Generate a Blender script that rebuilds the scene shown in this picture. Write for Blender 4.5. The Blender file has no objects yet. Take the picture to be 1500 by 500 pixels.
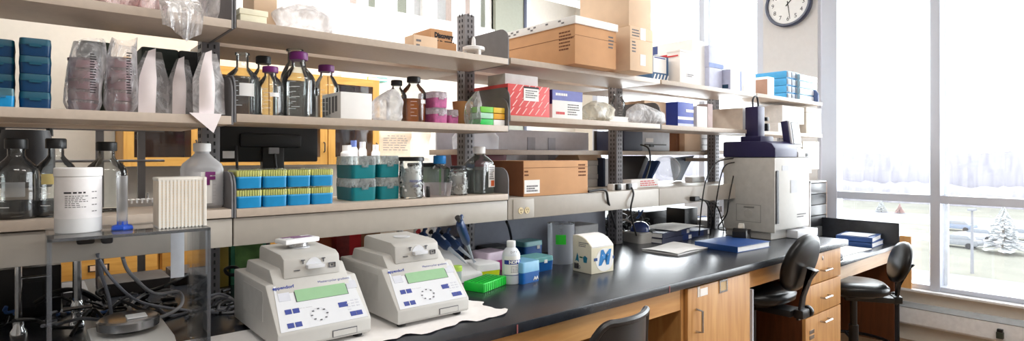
import bpy, bmesh, math, random
from mathutils import Vector, Matrix
random.seed(7)
SC = bpy.context.scene
COL = SC.collection
# ------------------------------------------------------------------ camera geometry (photo taken as 1500x500)
FPX, YAW, V0, CZ = 832.3, 0.86750, 228.5, 1.44
CA, SA = math.cos(YAW), math.sin(YAW)
def ray(u, v):
    a = (u-750)/FPX
    return (CA+a*SA, SA-a*CA, (V0-v)/FPX)
def onY(u, v, Y):
    r = ray(u, v); t = Y/r[1]; return (t*r[0], Y, CZ+t*r[2])
def onX(u, v, X):
    r = ray(u, v); t = X/r[0]; return (X, t*r[1], CZ+t*r[2])
def onZ(u, v, Z):
    r = ray(u, v); t = (Z-CZ)/r[2]; return (t*r[0], t*r[1], Z)
def dep(p): return CA*p[0]+SA*p[1]
def px(n, p): return n*dep(p)/FPX
# ------------------------------------------------------------------ materials
def C(r, g, b):
    f = lambda c: (c/255/12.92) if c/255 <= .04045 else ((c/255+.055)/1.055)**2.4
    return (f(r), f(g), f(b), 1)
_M = {}
def nodes(name):
    m = bpy.data.materials.new(name); m.use_nodes = True
    nt = m.node_tree; nt.nodes.clear()
    out = nt.nodes.new('ShaderNodeOutputMaterial')
    return m, nt, out
def mat(name, col, rough=.5, metal=0, noise=.06, scale=30, bump=0, coat=0, spec=.5, trans=0):
    """painted / plastic / card surface with a little procedural mottling"""
    if name in _M: return _M[name]
    m, nt, out = nodes(name)
    b = nt.nodes.new('ShaderNodeBsdfPrincipled')
    tc = nt.nodes.new('ShaderNodeTexCoord'); n = nt.nodes.new('ShaderNodeTexNoise')
    n.inputs['Scale'].default_value = scale; n.inputs['Detail'].default_value = 4
    nt.links.new(tc.outputs['Object'], n.inputs['Vector'])
    r = nt.nodes.new('ShaderNodeValToRGB')
    r.color_ramp.elements[0].position = .3; r.color_ramp.elements[1].position = .7
    r.color_ramp.elements[0].color = [min(1, c*(1-noise)) for c in col[:3]]+[1]
    r.color_ramp.elements[1].color = [min(1, c*(1+noise)) for c in col[:3]]+[1]
    nt.links.new(n.outputs['Fac'], r.inputs['Fac']); nt.links.new(r.outputs['Color'], b.inputs['Base Color'])
    b.inputs['Roughness'].default_value = rough; b.inputs['Metallic'].default_value = metal
    b.inputs['Coat Weight'].default_value = coat; b.inputs['Specular IOR Level'].default_value = spec
    b.inputs['Transmission Weight'].default_value = trans
    if bump:
        bp = nt.nodes.new('ShaderNodeBump'); bp.inputs['Strength'].default_value = bump; bp.inputs['Distance'].default_value = .003
        nt.links.new(n.outputs['Fac'], bp.inputs['Height']); nt.links.new(bp.outputs['Normal'], b.inputs['Normal'])
    nt.links.new(b.outputs['BSDF'], out.inputs['Surface'])
    _M[name] = m; return m
def film(name, tint=(1, 1, 1, 1), body=(.9, .9, .92, 1), opacity=.25, gloss=.25, rough=.12, wrinkle=0, scale=18, edge=.35):
    """thin clear sheet: glass wall, acrylic, plastic film. opacity = milky share, edge = more at grazing angles"""
    if name in _M: return _M[name]
    m, nt, out = nodes(name); N = nt.nodes.new; L = nt.links.new
    tr = N('ShaderNodeBsdfTransparent'); tr.inputs['Color'].default_value = tint
    df = N('ShaderNodeBsdfDiffuse'); df.inputs['Color'].default_value = body
    tl = N('ShaderNodeBsdfTranslucent'); tl.inputs['Color'].default_value = body
    gl = N('ShaderNodeBsdfGlossy'); gl.inputs['Roughness'].default_value = rough
    a = N('ShaderNodeMixShader'); a.inputs[0].default_value = .5; L(df.outputs[0], a.inputs[1]); L(tl.outputs[0], a.inputs[2])
    lw = N('ShaderNodeLayerWeight'); lw.inputs['Blend'].default_value = edge
    op = N('ShaderNodeMath'); op.operation = 'MULTIPLY_ADD'; op.use_clamp = True
    op.inputs[1].default_value = opacity*1.2; op.inputs[2].default_value = opacity*.7
    L(lw.outputs['Facing'], op.inputs[0])
    fac = op.outputs[0]
    if wrinkle:
        tc = N('ShaderNodeTexCoord'); n = N('ShaderNodeTexNoise'); n.inputs['Scale'].default_value = scale
        n.inputs['Detail'].default_value = 3; n.inputs['Distortion'].default_value = 1.2
        L(tc.outputs['Object'], n.inputs['Vector'])
        bp = N('ShaderNodeBump'); bp.inputs['Strength'].default_value = wrinkle; bp.inputs['Distance'].default_value = .02
        L(n.outputs['Fac'], bp.inputs['Height'])
        for s in (df, tl, gl): L(bp.outputs[0], s.inputs['Normal'])
        L(bp.outputs[0], lw.inputs['Normal'])
        mr = N('ShaderNodeMapRange'); mr.inputs[1].default_value = .35; mr.inputs[2].default_value = .7
        mr.inputs[3].default_value = .55; mr.inputs[4].default_value = 1.5
        L(n.outputs['Fac'], mr.inputs[0])
        mu = N('ShaderNodeMath'); mu.operation = 'MULTIPLY'; mu.use_clamp = True
        L(fac, mu.inputs[0]); L(mr.outputs[0], mu.inputs[1]); fac = mu.outputs[0]
    b = N('ShaderNodeMixShader'); L(fac, b.inputs[0]); L(tr.outputs[0], b.inputs[1]); L(a.outputs[0], b.inputs[2])
    fr = N('ShaderNodeFresnel'); fr.inputs['IOR'].default_value = 1.45
    g2 = N('ShaderNodeMath'); g2.operation = 'MULTIPLY_ADD'; g2.use_clamp = True; g2.inputs[1].default_value = gloss*3; g2.inputs[2].default_value = gloss*.05
    L(fr.outputs[0], g2.inputs[0])
    c = N('ShaderNodeMixShader'); L(g2.outputs[0], c.inputs[0]); L(b.outputs[0], c.inputs[1]); L(gl.outputs[0], c.inputs[2])
    L(c.outputs[0], out.inputs['Surface'])
    _M[name] = m; return m
def wood(name, c1, c2, rough=.42, axis='Z', scale=9):
    if name in _M: return _M[name]
    m, nt, out = nodes(name); N = nt.nodes.new; L = nt.links.new
    b = N('ShaderNodeBsdfPrincipled'); tc = N('ShaderNodeTexCoord'); mp = N('ShaderNodeMapping')
    mp.inputs['Scale'].default_value = {'Z': (1, 1, .09), 'X': (.09, 1, 1), 'Y': (1, .09, 1)}[axis]
    L(tc.outputs['Object'], mp.inputs['Vector'])
    n = N('ShaderNodeTexNoise'); n.inputs['Scale'].default_value = scale*4; n.inputs['Detail'].default_value = 6; n.inputs['Distortion'].default_value = .6
    L(mp.outputs[0], n.inputs['Vector'])
    r = N('ShaderNodeValToRGB'); r.color_ramp.elements[0].position = .3; r.color_ramp.elements[1].position = .72
    r.color_ramp.elements[0].color = c1; r.color_ramp.elements[1].color = c2
    L(n.outputs['Fac'], r.inputs['Fac']); L(r.outputs[0], b.inputs['Base Color'])
    b.inputs['Roughness'].default_value = rough
    L(b.outputs[0], out.inputs['Surface']); _M[name] = m; return m
def lightmat(name, col, st):
    m, nt, out = nodes(name); e = nt.nodes.new('ShaderNodeEmission'); e.inputs[0].default_value = col; e.inputs[1].default_value = st
    nt.links.new(e.outputs[0], out.inputs['Surface']); return m
# ------------------------------------------------------------------ mesh builder
class MB:
    def __init__(s): s.v = []; s.f = []; s.mi = []; s.ms = []; s.M = Matrix.Identity(4)
    def _m(s, m):
        if m not in s.ms: s.ms.append(m)
        return s.ms.index(m)
    def add(s, vs, fs, m):
        o = len(s.v); k = s._m(m)
        s.v += [tuple(s.M @ Vector(p)) for p in vs]
        for f in fs: s.f.append([o+i for i in f]); s.mi.append(k)
        return s
    def box(s, x0, x1, y0, y1, z0, z1, m, bev=0, seg=2):
        if bev:
            bm = bmesh.new()
            r = bmesh.ops.create_cube(bm, size=1)
            for v in bm.verts:
                v.co = Vector(((x0+x1)/2+v.co.x*(x1-x0), (y0+y1)/2+v.co.y*(y1-y0), (z0+z1)/2+v.co.z*(z1-z0)))
            bmesh.ops.bevel(bm, geom=bm.edges[:], offset=min(bev, .45*min(abs(x1-x0), abs(y1-y0), abs(z1-z0))), segments=seg, profile=.6, affect='EDGES')
            bm.verts.index_update()
            s.add([v.co for v in bm.verts], [[v.index for v in f.verts] for f in bm.faces], m); bm.free(); return s
        p = [(x, y, z) for z in (z0, z1) for y in (y0, y1) for x in (x0, x1)]
        return s.add(p, [(0, 2, 3, 1), (4, 5, 7, 6), (0, 1, 5, 4), (2, 6, 7, 3), (0, 4, 6, 2), (1, 3, 7, 5)], m)
    def loft(s, secs, m, n=28, cx=0, cy=0, capb=True, capt=True):
        """secs: (z, rx, ry, exponent[, dx, dy]) stacked cross sections, exponent 2 = round, 6 = nearly square"""
        vs = []; fs = []
        for q in secs:
            z, rx, ry, e = q[:4]; dx, dy = (q[4], q[5]) if len(q) > 4 else (0, 0)
            for i in range(n):
                t = 2*math.pi*(i+.5)/n; c, d = math.cos(t), math.sin(t)
                vs.append((cx+dx+rx*math.copysign(abs(c)**(2/e), c), cy+dy+ry*math.copysign(abs(d)**(2/e), d), z))
        for k in range(len(secs)-1):
            for i in range(n):
                j = (i+1) % n; fs.append((k*n+i, k*n+j, (k+1)*n+j, (k+1)*n+i))
        if capb: fs.append(tuple(range(n-1, -1, -1)))
        if capt: fs.append(tuple(range((len(secs)-1)*n, len(secs)*n)))
        return s.add(vs, fs, m)
    def lathe(s, prof, m, n=28, cx=0, cy=0, capb=True, capt=True):
        return s.loft([(z, r, r, 2) for r, z in prof], m, n, cx, cy, capb, capt)
    def prism(s, poly, axis, a, b, m, bev=0):
        """poly = 2-D outline; axis X: outline in (y,z); Y: (x,z); Z: (x,y)"""
        def P(p, t): return (t, p[0], p[1]) if axis == 'X' else ((p[0], t, p[1]) if axis == 'Y' else (p[0], p[1], t))
        n = len(poly); vs = [P(p, a) for p in poly]+[P(p, b) for p in poly]
        fs = [tuple(range(n)), tuple(range(2*n-1, n-1, -1))]+[(i, i+n, (i+1) % n+n, (i+1) % n) for i in range(n)]
        bm = bmesh.new(); bv = [bm.verts.new(v) for v in vs]
        for f in fs: bm.faces.new([bv[i] for i in f])
        bmesh.ops.recalc_face_normals(bm, faces=bm.faces[:])
        if bev: bmesh.ops.bevel(bm, geom=[e for e in bm.edges if len(e.link_faces) == 2 and e.calc_face_angle(0) > .5], offset=bev, segments=2, profile=.6, affect='EDGES')
        bm.verts.index_update()
        s.add([v.co for v in bm.verts], [[v.index for v in f.verts] for f in bm.faces], m); bm.free(); return s
    def tube(s, pts, r, m, n=8, smooth=True, caps=True):
        P = [Vector(p) for p in pts]
        if smooth and len(P) > 2:
            Q = []
            for i in range(len(P)-1):
                p0, p1, p2, p3 = P[max(i-1, 0)], P[i], P[i+1], P[min(i+2, len(P)-1)]
                for k in range(6):
                    t = k/6; Q.append(.5*((2*p1)+(p2-p0)*t+(2*p0-5*p1+4*p2-p3)*t*t+(3*p1-p0-3*p2+p3)*t**3))
            Q.append(P[-1]); P = Q
        R = r if isinstance(r, (list, tuple)) else None
        vs = []; fs = []; up = Vector((0, 0, 1)); prev = None
        for i, p in enumerate(P):
            d = (P[min(i+1, len(P)-1)]-P[max(i-1, 0)])
            d = d.normalized() if d.length > 1e-9 else Vector((0, 0, 1))
            if prev is None: a = d.cross(up if abs(d.z) < .95 else Vector((1, 0, 0))).normalized()
            else:
                a = prev-d*prev.dot(d); a = a.normalized() if a.length > 1e-6 else d.orthogonal().normalized()
            prev = a; b = d.cross(a)
            rr = R[min(int(i/(len(P)-1)*(len(R)-1)+.5), len(R)-1)] if R else r
            for k in range(n):
                t = 2*math.pi*k/n; vs.append(p+a*(rr*math.cos(t))+b*(rr*math.sin(t)))
        for i in range(len(P)-1):
            for k in range(n):
                j = (k+1) % n; fs.append((i*n+k, i*n+j, (i+1)*n+j, (i+1)*n+k))
        if caps: fs += [tuple(range(n-1, -1, -1)), tuple(range((len(P)-1)*n, len(P)*n))]
        return s.add(vs, fs, m)
    def grid(s, fn, nu, nv, m, wrap=False):
        vs = [fn(i/nu, j/nv) for j in range(nv+1) for i in range(nu+1)]; fs = []
        for j in range(nv):
            for i in range(nu):
                a = j*(nu+1)+i; fs.append((a, a+1, a+nu+2, a+nu+1))
        return s.add(vs, fs, m)
    def quad(s, p, r, u, w, h, m):
        p, r, u = Vector(p), Vector(r), Vector(u)
        return s.add([p-r*w/2-u*h/2, p+r*w/2-u*h/2, p+r*w/2+u*h/2, p-r*w/2+u*h/2], [(0, 1, 2, 3)], m)
    def mesh(s, name, smooth=35):
        me = bpy.data.meshes.new(name); me.from_pydata(s.v, [], s.f)
        for m in s.ms: me.materials.append(m)
        me.polygons.foreach_set('material_index', s.mi)
        bm = bmesh.new(); bm.from_mesh(me); bm.to_mesh(me); bm.free()
        me.polygons.foreach_set('use_smooth', [True]*len(me.polygons))
        me.set_sharp_from_angle(angle=math.radians(smooth)); me.update(); return me
def tag(o, label, cat, group=None, kind=None):
    o['label'] = label; o['category'] = cat
    if group: o['group'] = group
    if kind: o['kind'] = kind
    return o
def thing(name, label, cat, loc=(0, 0, 0), rot=0, group=None):
    o = bpy.data.objects.new(name, None); COL.objects.link(o); o.empty_display_size = .02
    o.location = loc; o.rotation_euler = (0, 0, math.radians(rot)); return tag(o, label, cat, group)
def part(name, mb, parent=None, label=None, smooth=35):
    o = bpy.data.objects.new(name, mb.mesh(name, smooth)); COL.objects.link(o)
    if parent is not None: o.parent = parent
    if label: o['label'] = label
    return o
def solo(name, mb, label, cat, loc=(0, 0, 0), rot=0, group=None, kind=None):
    o = part(name, mb); o.location = loc; o.rotation_euler = (0, 0, math.radians(rot)); return tag(o, label, cat, group, kind)
def struct(name, mb, parent=None):
    o = part(name, mb, parent)
    if parent is None: o['kind'] = 'structure'
    return o
def dup(root, loc, label, rot=None, group=None):
    def cp(o, par):
        c = o.copy(); COL.objects.link(c)
        if par is not None: c.parent = par
        for ch in list(o.children): cp(ch, c)
        return c
    r = cp(root, None); r.location = loc; r['label'] = label
    if rot is not None: r.rotation_euler = (0, 0, math.radians(rot))
    if group: r['group'] = group
    return r
X_, Y_, Z_ = Vector((1, 0, 0)), Vector((0, 1, 0)), Vector((0, 0, 1))
def txt(parent, s, size, loc, right=(1, 0, 0), up=(0, 0, 1), m=None, align='CENTER', sx=1, bold=0, name='lettering'):
    cu = bpy.data.curves.new('t', 'FONT'); cu.body = s; cu.size = size; cu.align_x = align; cu.align_y = 'CENTER'; cu.resolution_u = 2; cu.offset = bold
    t = bpy.data.objects.new('t', cu); COL.objects.link(t)
    dg = bpy.context.evaluated_depsgraph_get(); me = bpy.data.meshes.new_from_object(t.evaluated_get(dg))
    bpy.data.objects.remove(t); bpy.data.curves.remove(cu)
    r, u = Vector(right).normalized(), Vector(up).normalized(); n = r.cross(u)
    me.transform(Matrix(((r.x*sx, u.x, n.x, loc[0]), (r.y*sx, u.y, n.y, loc[1]), (r.z*sx, u.z, n.z, loc[2]), (0, 0, 0, 1))))
    me.materials.clear(); me.materials.append(m)
    o = bpy.data.objects.new(name, me); COL.objects.link(o); o.parent = parent; return o
FR = dict(right=(1, 0, 0), up=(0, 0, 1))      # front face looks to -Y
SD = dict(right=(0, -1, 0), up=(0, 0, 1))     # side face looks to -X
TP = dict(right=(1, 0, 0), up=(0, 1, 0))
# ------------------------------------------------------------------ palette
m_shelf = mat('shelf_laminate', C(196, 180, 165), .42, noise=.04, scale=60)
m_rail = mat('rail_paint', C(178, 170, 160), .34, noise=.03)
m_post = mat('post_grey', C(136, 134, 138), .45, metal=.1, noise=.05)
m_slot = mat('slot_black', C(52, 52, 56), .8)
m_plate = mat('plate_grey', C(118, 117, 120), .5, noise=.05)
m_epoxy = mat('black_epoxy', C(38, 41, 48), .27, noise=.12, scale=40, spec=.6)
m_oak = wood('oak', C(190, 134, 74), C(214, 164, 102))
m_oakx = wood('oak_rail', C(190, 134, 74), C(214, 164, 102), axis='X')
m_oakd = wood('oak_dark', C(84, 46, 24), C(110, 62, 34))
m_cab = wood('cabinet_gold', C(205, 150, 70), C(228, 176, 92), axis='X')
m_cabz = wood('cabinet_gold_upright', C(205, 150, 70), C(228, 176, 92))
m_wall = mat('wall_paint', C(226, 218, 206), .8, noise=.02)
m_white = mat('white_plastic', C(244, 244, 245), .38, noise=.02)
m_paper = mat('paper', C(248, 247, 246), .8, noise=.02)
m_body = mat('machine_putty', C(200, 198, 194), .45, noise=.02)
m_panel = mat('machine_panel', C(222, 224, 229), .4, noise=.01)
m_black = mat('black_plastic', C(18, 18, 20), .4)
m_rubber = mat('black_rubber', C(22, 22, 24), .6)
m_dark = mat('charcoal', C(44, 44, 48), .5)
m_steel = mat('steel', C(196, 196, 198), .25, metal=1)
m_alu = mat('aluminium_frame', C(204, 208, 220), .45, noise=.01)
m_card = mat('cardboard', C(208, 158, 114), .8, noise=.05, scale=12)
m_card2 = mat('pale_cardboard', C(234, 204, 174), .8, noise=.04, scale=12)
m_cardd = mat('cardboard_dark', C(120, 74, 44), .8)
m_ink = mat('ink', C(40, 38, 44), .7)
m_inkg = mat('grey_ink', C(120, 118, 122), .7)
m_inkb = mat('blue_ink', C(36, 60, 150), .6)
m_inkp = mat('purple_ink', C(120, 30, 110), .6)
m_inkr = mat('red_ink', C(206, 50, 56), .6)
m_purple = mat('purple_cap', C(112, 32, 112), .4)
m_navy = mat('navy_paint', C(42, 38, 84), .4)
m_blue = mat('binder_blue', C(24, 70, 136), .45)
m_ltblue = mat('sky_blue', C(70, 168, 226), .4)
m_cyan = mat('tip_box_blue', C(14, 138, 196), .35)
m_teal = mat('tip_box_teal', C(8, 128, 138), .35)
m_deep = mat('tip_box_deep_blue', C(10, 62, 104), .35)
m_yel = mat('tip_yellow', C(244, 240, 140), .5)
m_glass = film('bottle_glass', (.95, .975, .97, 1), opacity=.035, gloss=.4, rough=.03, edge=.35)
m_clear = film('clear_plastic', (.96, .97, .98, 1), opacity=.12, gloss=.35, rough=.1)
m_frost = film('frosted_plastic', (.95, .96, .98, 1), (.85, .87, .9, 1), opacity=.4, gloss=.2, rough=.25)
m_acryl = film('acrylic', (.93, .95, .97, 1), (.75, .78, .84, 1), opacity=.025, gloss=.3, rough=.03, edge=.3)
m_bag = film('poly_bag', (.97, .97, .98, 1), (.93, .92, .95, 1), opacity=.34, gloss=.22, rough=.16, wrinkle=.6, scale=14)
m_bagw = film('poly_bag_milky', (.97, .97, .98, 1), (.95, .94, .96, 1), opacity=.62, gloss=.18, rough=.22, wrinkle=.5, scale=20)
m_pane = film('window_pane', (.97, .985, .985, 1), opacity=.015, gloss=.25, rough=.01, edge=.2)
m_hdpe = film('milky_bottle', (.9, .9, .92, 1), (.86, .86, .89, 1), opacity=.75, gloss=.2, rough=.3)
# ================================================================== ROOM SHELL
XW, YB, YF, XL, HC = 5.25, 4.95, -3.2, -3.2, 3.6
m_floor = mat('floor_vinyl', C(150, 120, 92), .45, noise=.08, scale=8)
m_ceil = mat('ceiling_tile', C(226, 224, 220), .9, noise=.02)
struct('floor', MB().box(XL, XW+.1, YF, YB, -.1, 0, m_floor))
struct('ceiling', MB().box(XL, XW+.1, YF, YB, HC, HC+.1, m_ceil))
m_wallg = mat('wall_grey_cut_fill', C(150, 146, 140), .8, noise=.02)  # unseen left and front walls darkened to cut the fill light
struct('wall_left', MB().box(XL-.1, XL, YF, YB, 0, HC, m_wallg))
struct('wall_front', MB().box(XL, XW+.1, YF-.1, YF, 0, HC, m_wallg))
m_soff = mat('white_band', C(248, 247, 246), .8, noise=.01)
wb = MB().box(XL, XW, YB, YB+.1, 0, 2.83, m_wall)
wb.box(XL, XW, YB, YB+.1, HC-.08, HC, m_wall).box(3.9, XW, YB, YB+.1, 2.83, HC-.08, m_wall).box(XL, .4, YB, YB+.1, 2.83, HC-.08, m_wall)
struct('wall_back', wb)
struct('trim_1', MB().box(.4, 3.9, YB-.06, YB, 2.40, 2.83, m_soff))
m_sage = mat('sage_panel', C(158, 160, 146), .6, noise=.03)
struct('trim_2', MB().box(3.92, 4.33, YB-.05, YB, 0, HC, m_sage).box(4.33, 4.37, YB-.06, YB, 0, HC, mat('trim_blueblack', C(58, 62, 82), .5)).box(4.37, 4.45, YB-.04, YB, 0, HC, m_alu))
# clerestory above the white band
m_ibf = mat('clerestory_frame', C(238, 236, 234), .5)
m_blind = mat('blind_grey', C(206, 202, 204), .7)
m_blind2 = mat('blind_pink', C(214, 190, 182), .7)
cf = MB()
for i in range(9):
    x = .42+i*.433; cf.box(x, x+.06, YB+.0, YB+.08, 2.83, HC-.08, m_ibf)
w0 = struct('window_1', cf)
for i in range(8):
    x = .48+i*.433
    struct('pane', MB().box(x, x+.375, YB+.04, YB+.046, 2.83, HC-.08, m_pane), w0)
    b = MB(); random.seed(i)
    for k in range(2):
        a = x+.02+random.random()*.16+k*.16; b.box(a, a+.06+random.random()*.06, YB+.06, YB+.063, 2.83, HC-.1, [m_blind, m_blind2, m_sage][(i+k) % 3])
    struct('blind', b, w0)
# window wall on the right: two glazed bays with a painted pillar between
ws = MB()
ws.box(XW, XW+.14, YF, YB, 0, .41, m_wall)
ws.box(XW, XW+.14, YF, YB, HC-.12, HC, m_wall)
struct('wall_right', ws)
struct('wall_pillar_right', MB().box(XW-.03, XW+.2, 2.05, 2.53, 0, HC, mat('pillar_paint', C(220, 216, 214), .8, noise=.02)).box(XW-.01, XW+.14, 4.66, YB, 0, HC, m_wall))
m_sillw = mat('sill_white', C(240, 240, 242), .4)
def bay(n, ys, j0, j1):
    fr = MB()
    y0, y1 = min(ys), max(ys)
    for y, w in zip(ys, [j0]+[.062]*(len(ys)-2)+[j1]): fr.box(XW-.01, XW+.12, y-w/2, y+w/2, .41, HC-.12, m_alu, bev=.004)
    fr.box(XW+.005, XW+.11, y0, y1, 1.078, 1.138, m_alu).box(XW+.005, XW+.11, y0, y1, HC-.19, HC-.12, m_alu).box(XW+.005, XW+.11, y0, y1, .41, .445, m_alu)
    # glazing beads standing outside the mullions
    for a, b in zip(ys[:-1], ys[1:]):
        for y in (a+.05, b-.045): fr.box(XW+.10, XW+.12, y-.012, y+.012, .44, HC-.18, m_sillw)
    w = struct('window_%d' % n, fr)
    struct('sill', MB().box(XW-.07, XW+.02, y0-.03, y1+.03, .392, .41, m_sillw, bev=.004), w)
    for a, b in zip(ys[:-1], ys[1:]):
        struct('pane', MB().box(XW+.085, XW+.09, a, b, 1.13, HC-.15, m_pane), w)
        struct('pane', MB().box(XW+.085, XW+.09, a, b, .43, 1.09, m_pane), w)
bay(2, [-3.1, -2.39, -1.67, -.95, -.23, .49, 1.213, 1.965], .06, .125)
bay(3, [2.56, 3.18, 3.9, 4.62], .08, .08)
# skirting heater below the window
ht = MB()
prof = [(XW, .30), (XW-.05, .30), (XW-.075, .262), (XW-.08, .15), (XW-.07, .135), (XW, .135)]
ht.prism(prof, 'Y', -3.1, 2.0, m_sillw, bev=.003)
ht.prism([(XW-.076, .266), (XW-.052, .301), (XW-.05, .305), (XW-.078, .270)], 'Y', -3.1, 2.0, mat('heater_grille', C(170, 174, 178), .4, metal=.4))
h = thing('baseboard_heater', 'long white baseboard heater running under the window sill', 'heater', (0, 0, 0))
part('cover', ht, h)
k = onX(1465, 490, XW-.09)
part('knob', MB().box(-.02, .02, -.02, .02, -.03, .015, mat('knob_olive', C(60, 66, 56), .5), bev=.004).box(-.016, .016, -.016, .016, .015, .035, m_black, bev=.003), h).location = k
# ------------------------------------------------------------------ outdoors, haze put into pale colours
GZ = -9.0
m_lawn = mat('winter_lawn', C(152, 152, 142), .95, noise=.10, scale=.25)
m_road = mat('pale_asphalt', C(164, 166, 174), .9, noise=.05, scale=.6)
g = MB().box(20, 340, -260, 330, GZ-.2, GZ, m_lawn)
struct('ground_outside', g)
rd = MB()
for (x0, x1, y0, y1) in ((46, 62, -90, 40), (84, 92, -160, 140), (104, 122, -20, 90), (30, 40, -60, 16)): rd.box(x0, x1, y0, y1, GZ, GZ+.02, m_road)
struct('road_outside', rd)
random.seed(3)
m_tree = wood('bare_treeline', C(166, 164, 178), C(196, 194, 206), rough=.95, axis='Z', scale=.2)  # distance haze painted into the pale lavender tones
tl = MB()
for row, (x0, hmin, hmax) in enumerate(((150, 10.9, 11.6), (147, 4, 5))):
    n = 700; vs = []; fs = []
    for i in range(n+1):
        y = -260+i*.85; hh = hmin+(hmax-hmin)*(.5+.3*math.sin(i*.05+row)+.2*math.sin(i*.31))+random.uniform(-.35, .35)
        o = random.uniform(-.3, .3)
        vs += [(x0+o, y, GZ), (x0+o*.6, y, GZ+hh*.6), (x0+o*.3+1, y, GZ+hh)]
    for i in range(n):
        for k in range(2): a = i*3+k; fs.append((a, a+3, a+4, a+1))
    tl.add(vs, fs, m_tree)
solo('treeline', tl, 'hazy grey line of bare trees on the horizon beyond the lawns', 'trees', kind='stuff')
def conifer(u, vb, hpx, wpx, label, col):
    p = onZ(u, vb, GZ); H = px(hpx, p); R = px(wpx, p)/2
    t = thing('conifer_tree', label, 'tree', p)
    part('trunk', MB().tube([(0, 0, 0), (0, 0, H*.9)], [R*.09, R*.03], mat('bark_grey', C(150, 146, 142), .9), n=7, smooth=False), t)
    cr = MB(); random.seed(int(u))
    for i in range(22):
        z = H*(.1+.88*i/22); r = R*(1.02-i/22)*random.uniform(.75, 1.05)
        for k in range(9):
            a = 6.283*k/9+random.random(); x, y = math.cos(a), math.sin(a)
            cr.add([(0, 0, z+H*.035), (x*r-y*r*.22, y*r+x*r*.22, z-H*.02*random.random()), (x*r*1.06, y*r*1.06, z-H*.035), (x*r+y*r*.22, y*r-x*r*.22, z-H*.01)], [(0, 1, 2), (0, 2, 3)], col)
    part('crown', cr, t)
m_con = mat('hazed_needles', C(212, 215, 218), .9); m_conr = mat('rust_leaves', C(196, 156, 156), .9)  # needle colour lightened to carry the outdoor haze
conifer(1470, 372, 76, 56, 'tall pale conifer behind the parking lot past the lamp post', m_con)
conifer(1291, 311, 20, 16, 'small grey conifer on the lawn behind the desk chair', m_con)
conifer(1318, 313, 15, 13, 'small rust-coloured tree on the lawn beside the grey conifer', m_conr)
p = onZ(1424, 401, GZ); H = px(93, p)
lp = thing('lamp_post', 'thin grey parking lot lamp post seen through the right window', 'lamp post', p)
m_lpm = mat('lamp_post_grey', C(150, 152, 160), .6)
part('pole', MB().tube([(0, 0, 0), (0, 0, H)], [.13, .08], m_lpm, smooth=False), lp)
part('lamp_head', MB().box(-.5, .5, -.25, .25, H-.05, H+.12, m_lpm, bev=.03), lp)
def car(u, vb, rot, col, label):
    p = onZ(u, vb, GZ); t = thing('parked_car', label, 'car', p, rot, 'cars parked outside')
    part('body', MB().prism([(-2.2, .35), (2.2, .35), (2.25, .75), (1.2, .95), (-2.1, .98), (-2.25, .7)], 'Y', -.88, .88, col, bev=.08), t)
    part('cabin', MB().prism([(-1.7, .95), (1.0, .95), (.35, 1.45), (-1.2, 1.45)], 'Y', -.76, .76, mat('car_glass', C(150, 156, 166), .2), bev=.08), t)
    for x in (-1.4, 1.4):
        for y in (-.86, .86):
            part('wheel', MB().lathe([(.2, -.1), (.33, -.09), (.33, .09), (.2, .1)], m_dark, n=14), t).matrix_local = Matrix.Translation((x, y, .33)) @ Matrix.Rotation(math.pi/2, 4, 'X')
cw, cg, cb = mat('car_white', C(200, 200, 206), .3), mat('car_grey', C(150, 154, 162), .3), mat('car_blue', C(140, 154, 180), .3)
car(1402, 362, 82, cg, 'grey parked car nearest to the window mullion')
car(1432, 352, 80, cw, 'white parked car just right of the lamp post')
car(1400, 338, 84, cb, 'pale blue parked car behind the grey one')
car(1494, 352, 84, cw, 'white parked car at the right edge behind the conifer')
# ================================================================== BENCH AND SHELVING
XN = [-.607, .4616, 1.530, 2.598, 3.666, 4.735]
YS, YP, BT = 1.82, 2.10, .93
UP = [1.818, 1.822, 1.828, 1.829, 1.832]; MD = [1.533, 1.541, 1.586, 1.584, 1.584]; LO = [1.257, 1.256]
TH = .025
UT = [z+TH for z in UP]; MT = [z+TH for z in MD]; LT = [z+TH for z in LO]
RT = 1.262                                            # top of the raceway
# posts
def make_post(i, lab):
    t = thing('shelf_post', lab, 'post', (XN[i], YP+.03, BT), 0, 'slotted posts of the bench shelving')
    s = MB().box(-.028, .028, -.028, .035, .0, 1.155, m_post, bev=.004)
    for k in range(46):
        z = .02+k*.025
        for x in (-.012, .008): s.box(x, x+.005, -.0295, -.027, z, z+.013, m_slot)
        for y in (-.012, .01): s.box(-.0295, -.027, y, y+.006, z, z+.013, m_slot)
    part('channel', s, t)
for i, lab in enumerate(['slotted grey post at the far left end of the shelving', 'slotted grey post beside the white squeeze-neck bottle and black monitor', 'slotted grey post above the maroon bin between cardboard boxes', 'slotted grey post in front of the dark printer', 'slotted grey post left of the navy-topped imaging cabinet', 'slotted grey post nearest the window wall']): make_post(i, lab)
def plate(mb, x, z, h, m=m_plate, full=.0):
    y0, y1 = YS+.002, YP+.005; r = .05
    poly = [(y0, z-.026), (y0, z+h-r)]+[(y0+r-r*math.cos(a), z+h-r+r*math.sin(a)) for a in (.4, .8, 1.2, 1.57)]+[(y1, z+h+full), (y1, z-.026)]
    return mb.prism(poly, 'X', x-.0025, x+.0025, m)
def make_shelf(k, z, lab, hl, hr, y1=YP, y0=YS):
    x0, x1 = XN[k]+.007, XN[k+1]-.007
    t = thing('shelf', lab, 'shelf', ((x0+x1)/2, y0, z), 0, 'beige shelves over the lab bench')
    W = (x1-x0)/2
    part('board', MB().box(-W, W, 0, y1-y0, 0, TH, m_shelf, bev=.002), t)
    for sx, h, xx in ((-1, hl, x0-.003), (1, hr, x1+.003)):
        if not h: continue
        o = part('end_plate', plate(MB(), 0, TH, h), t); o.location = (xx-(x0+x1)/2, -y0, 0)
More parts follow.
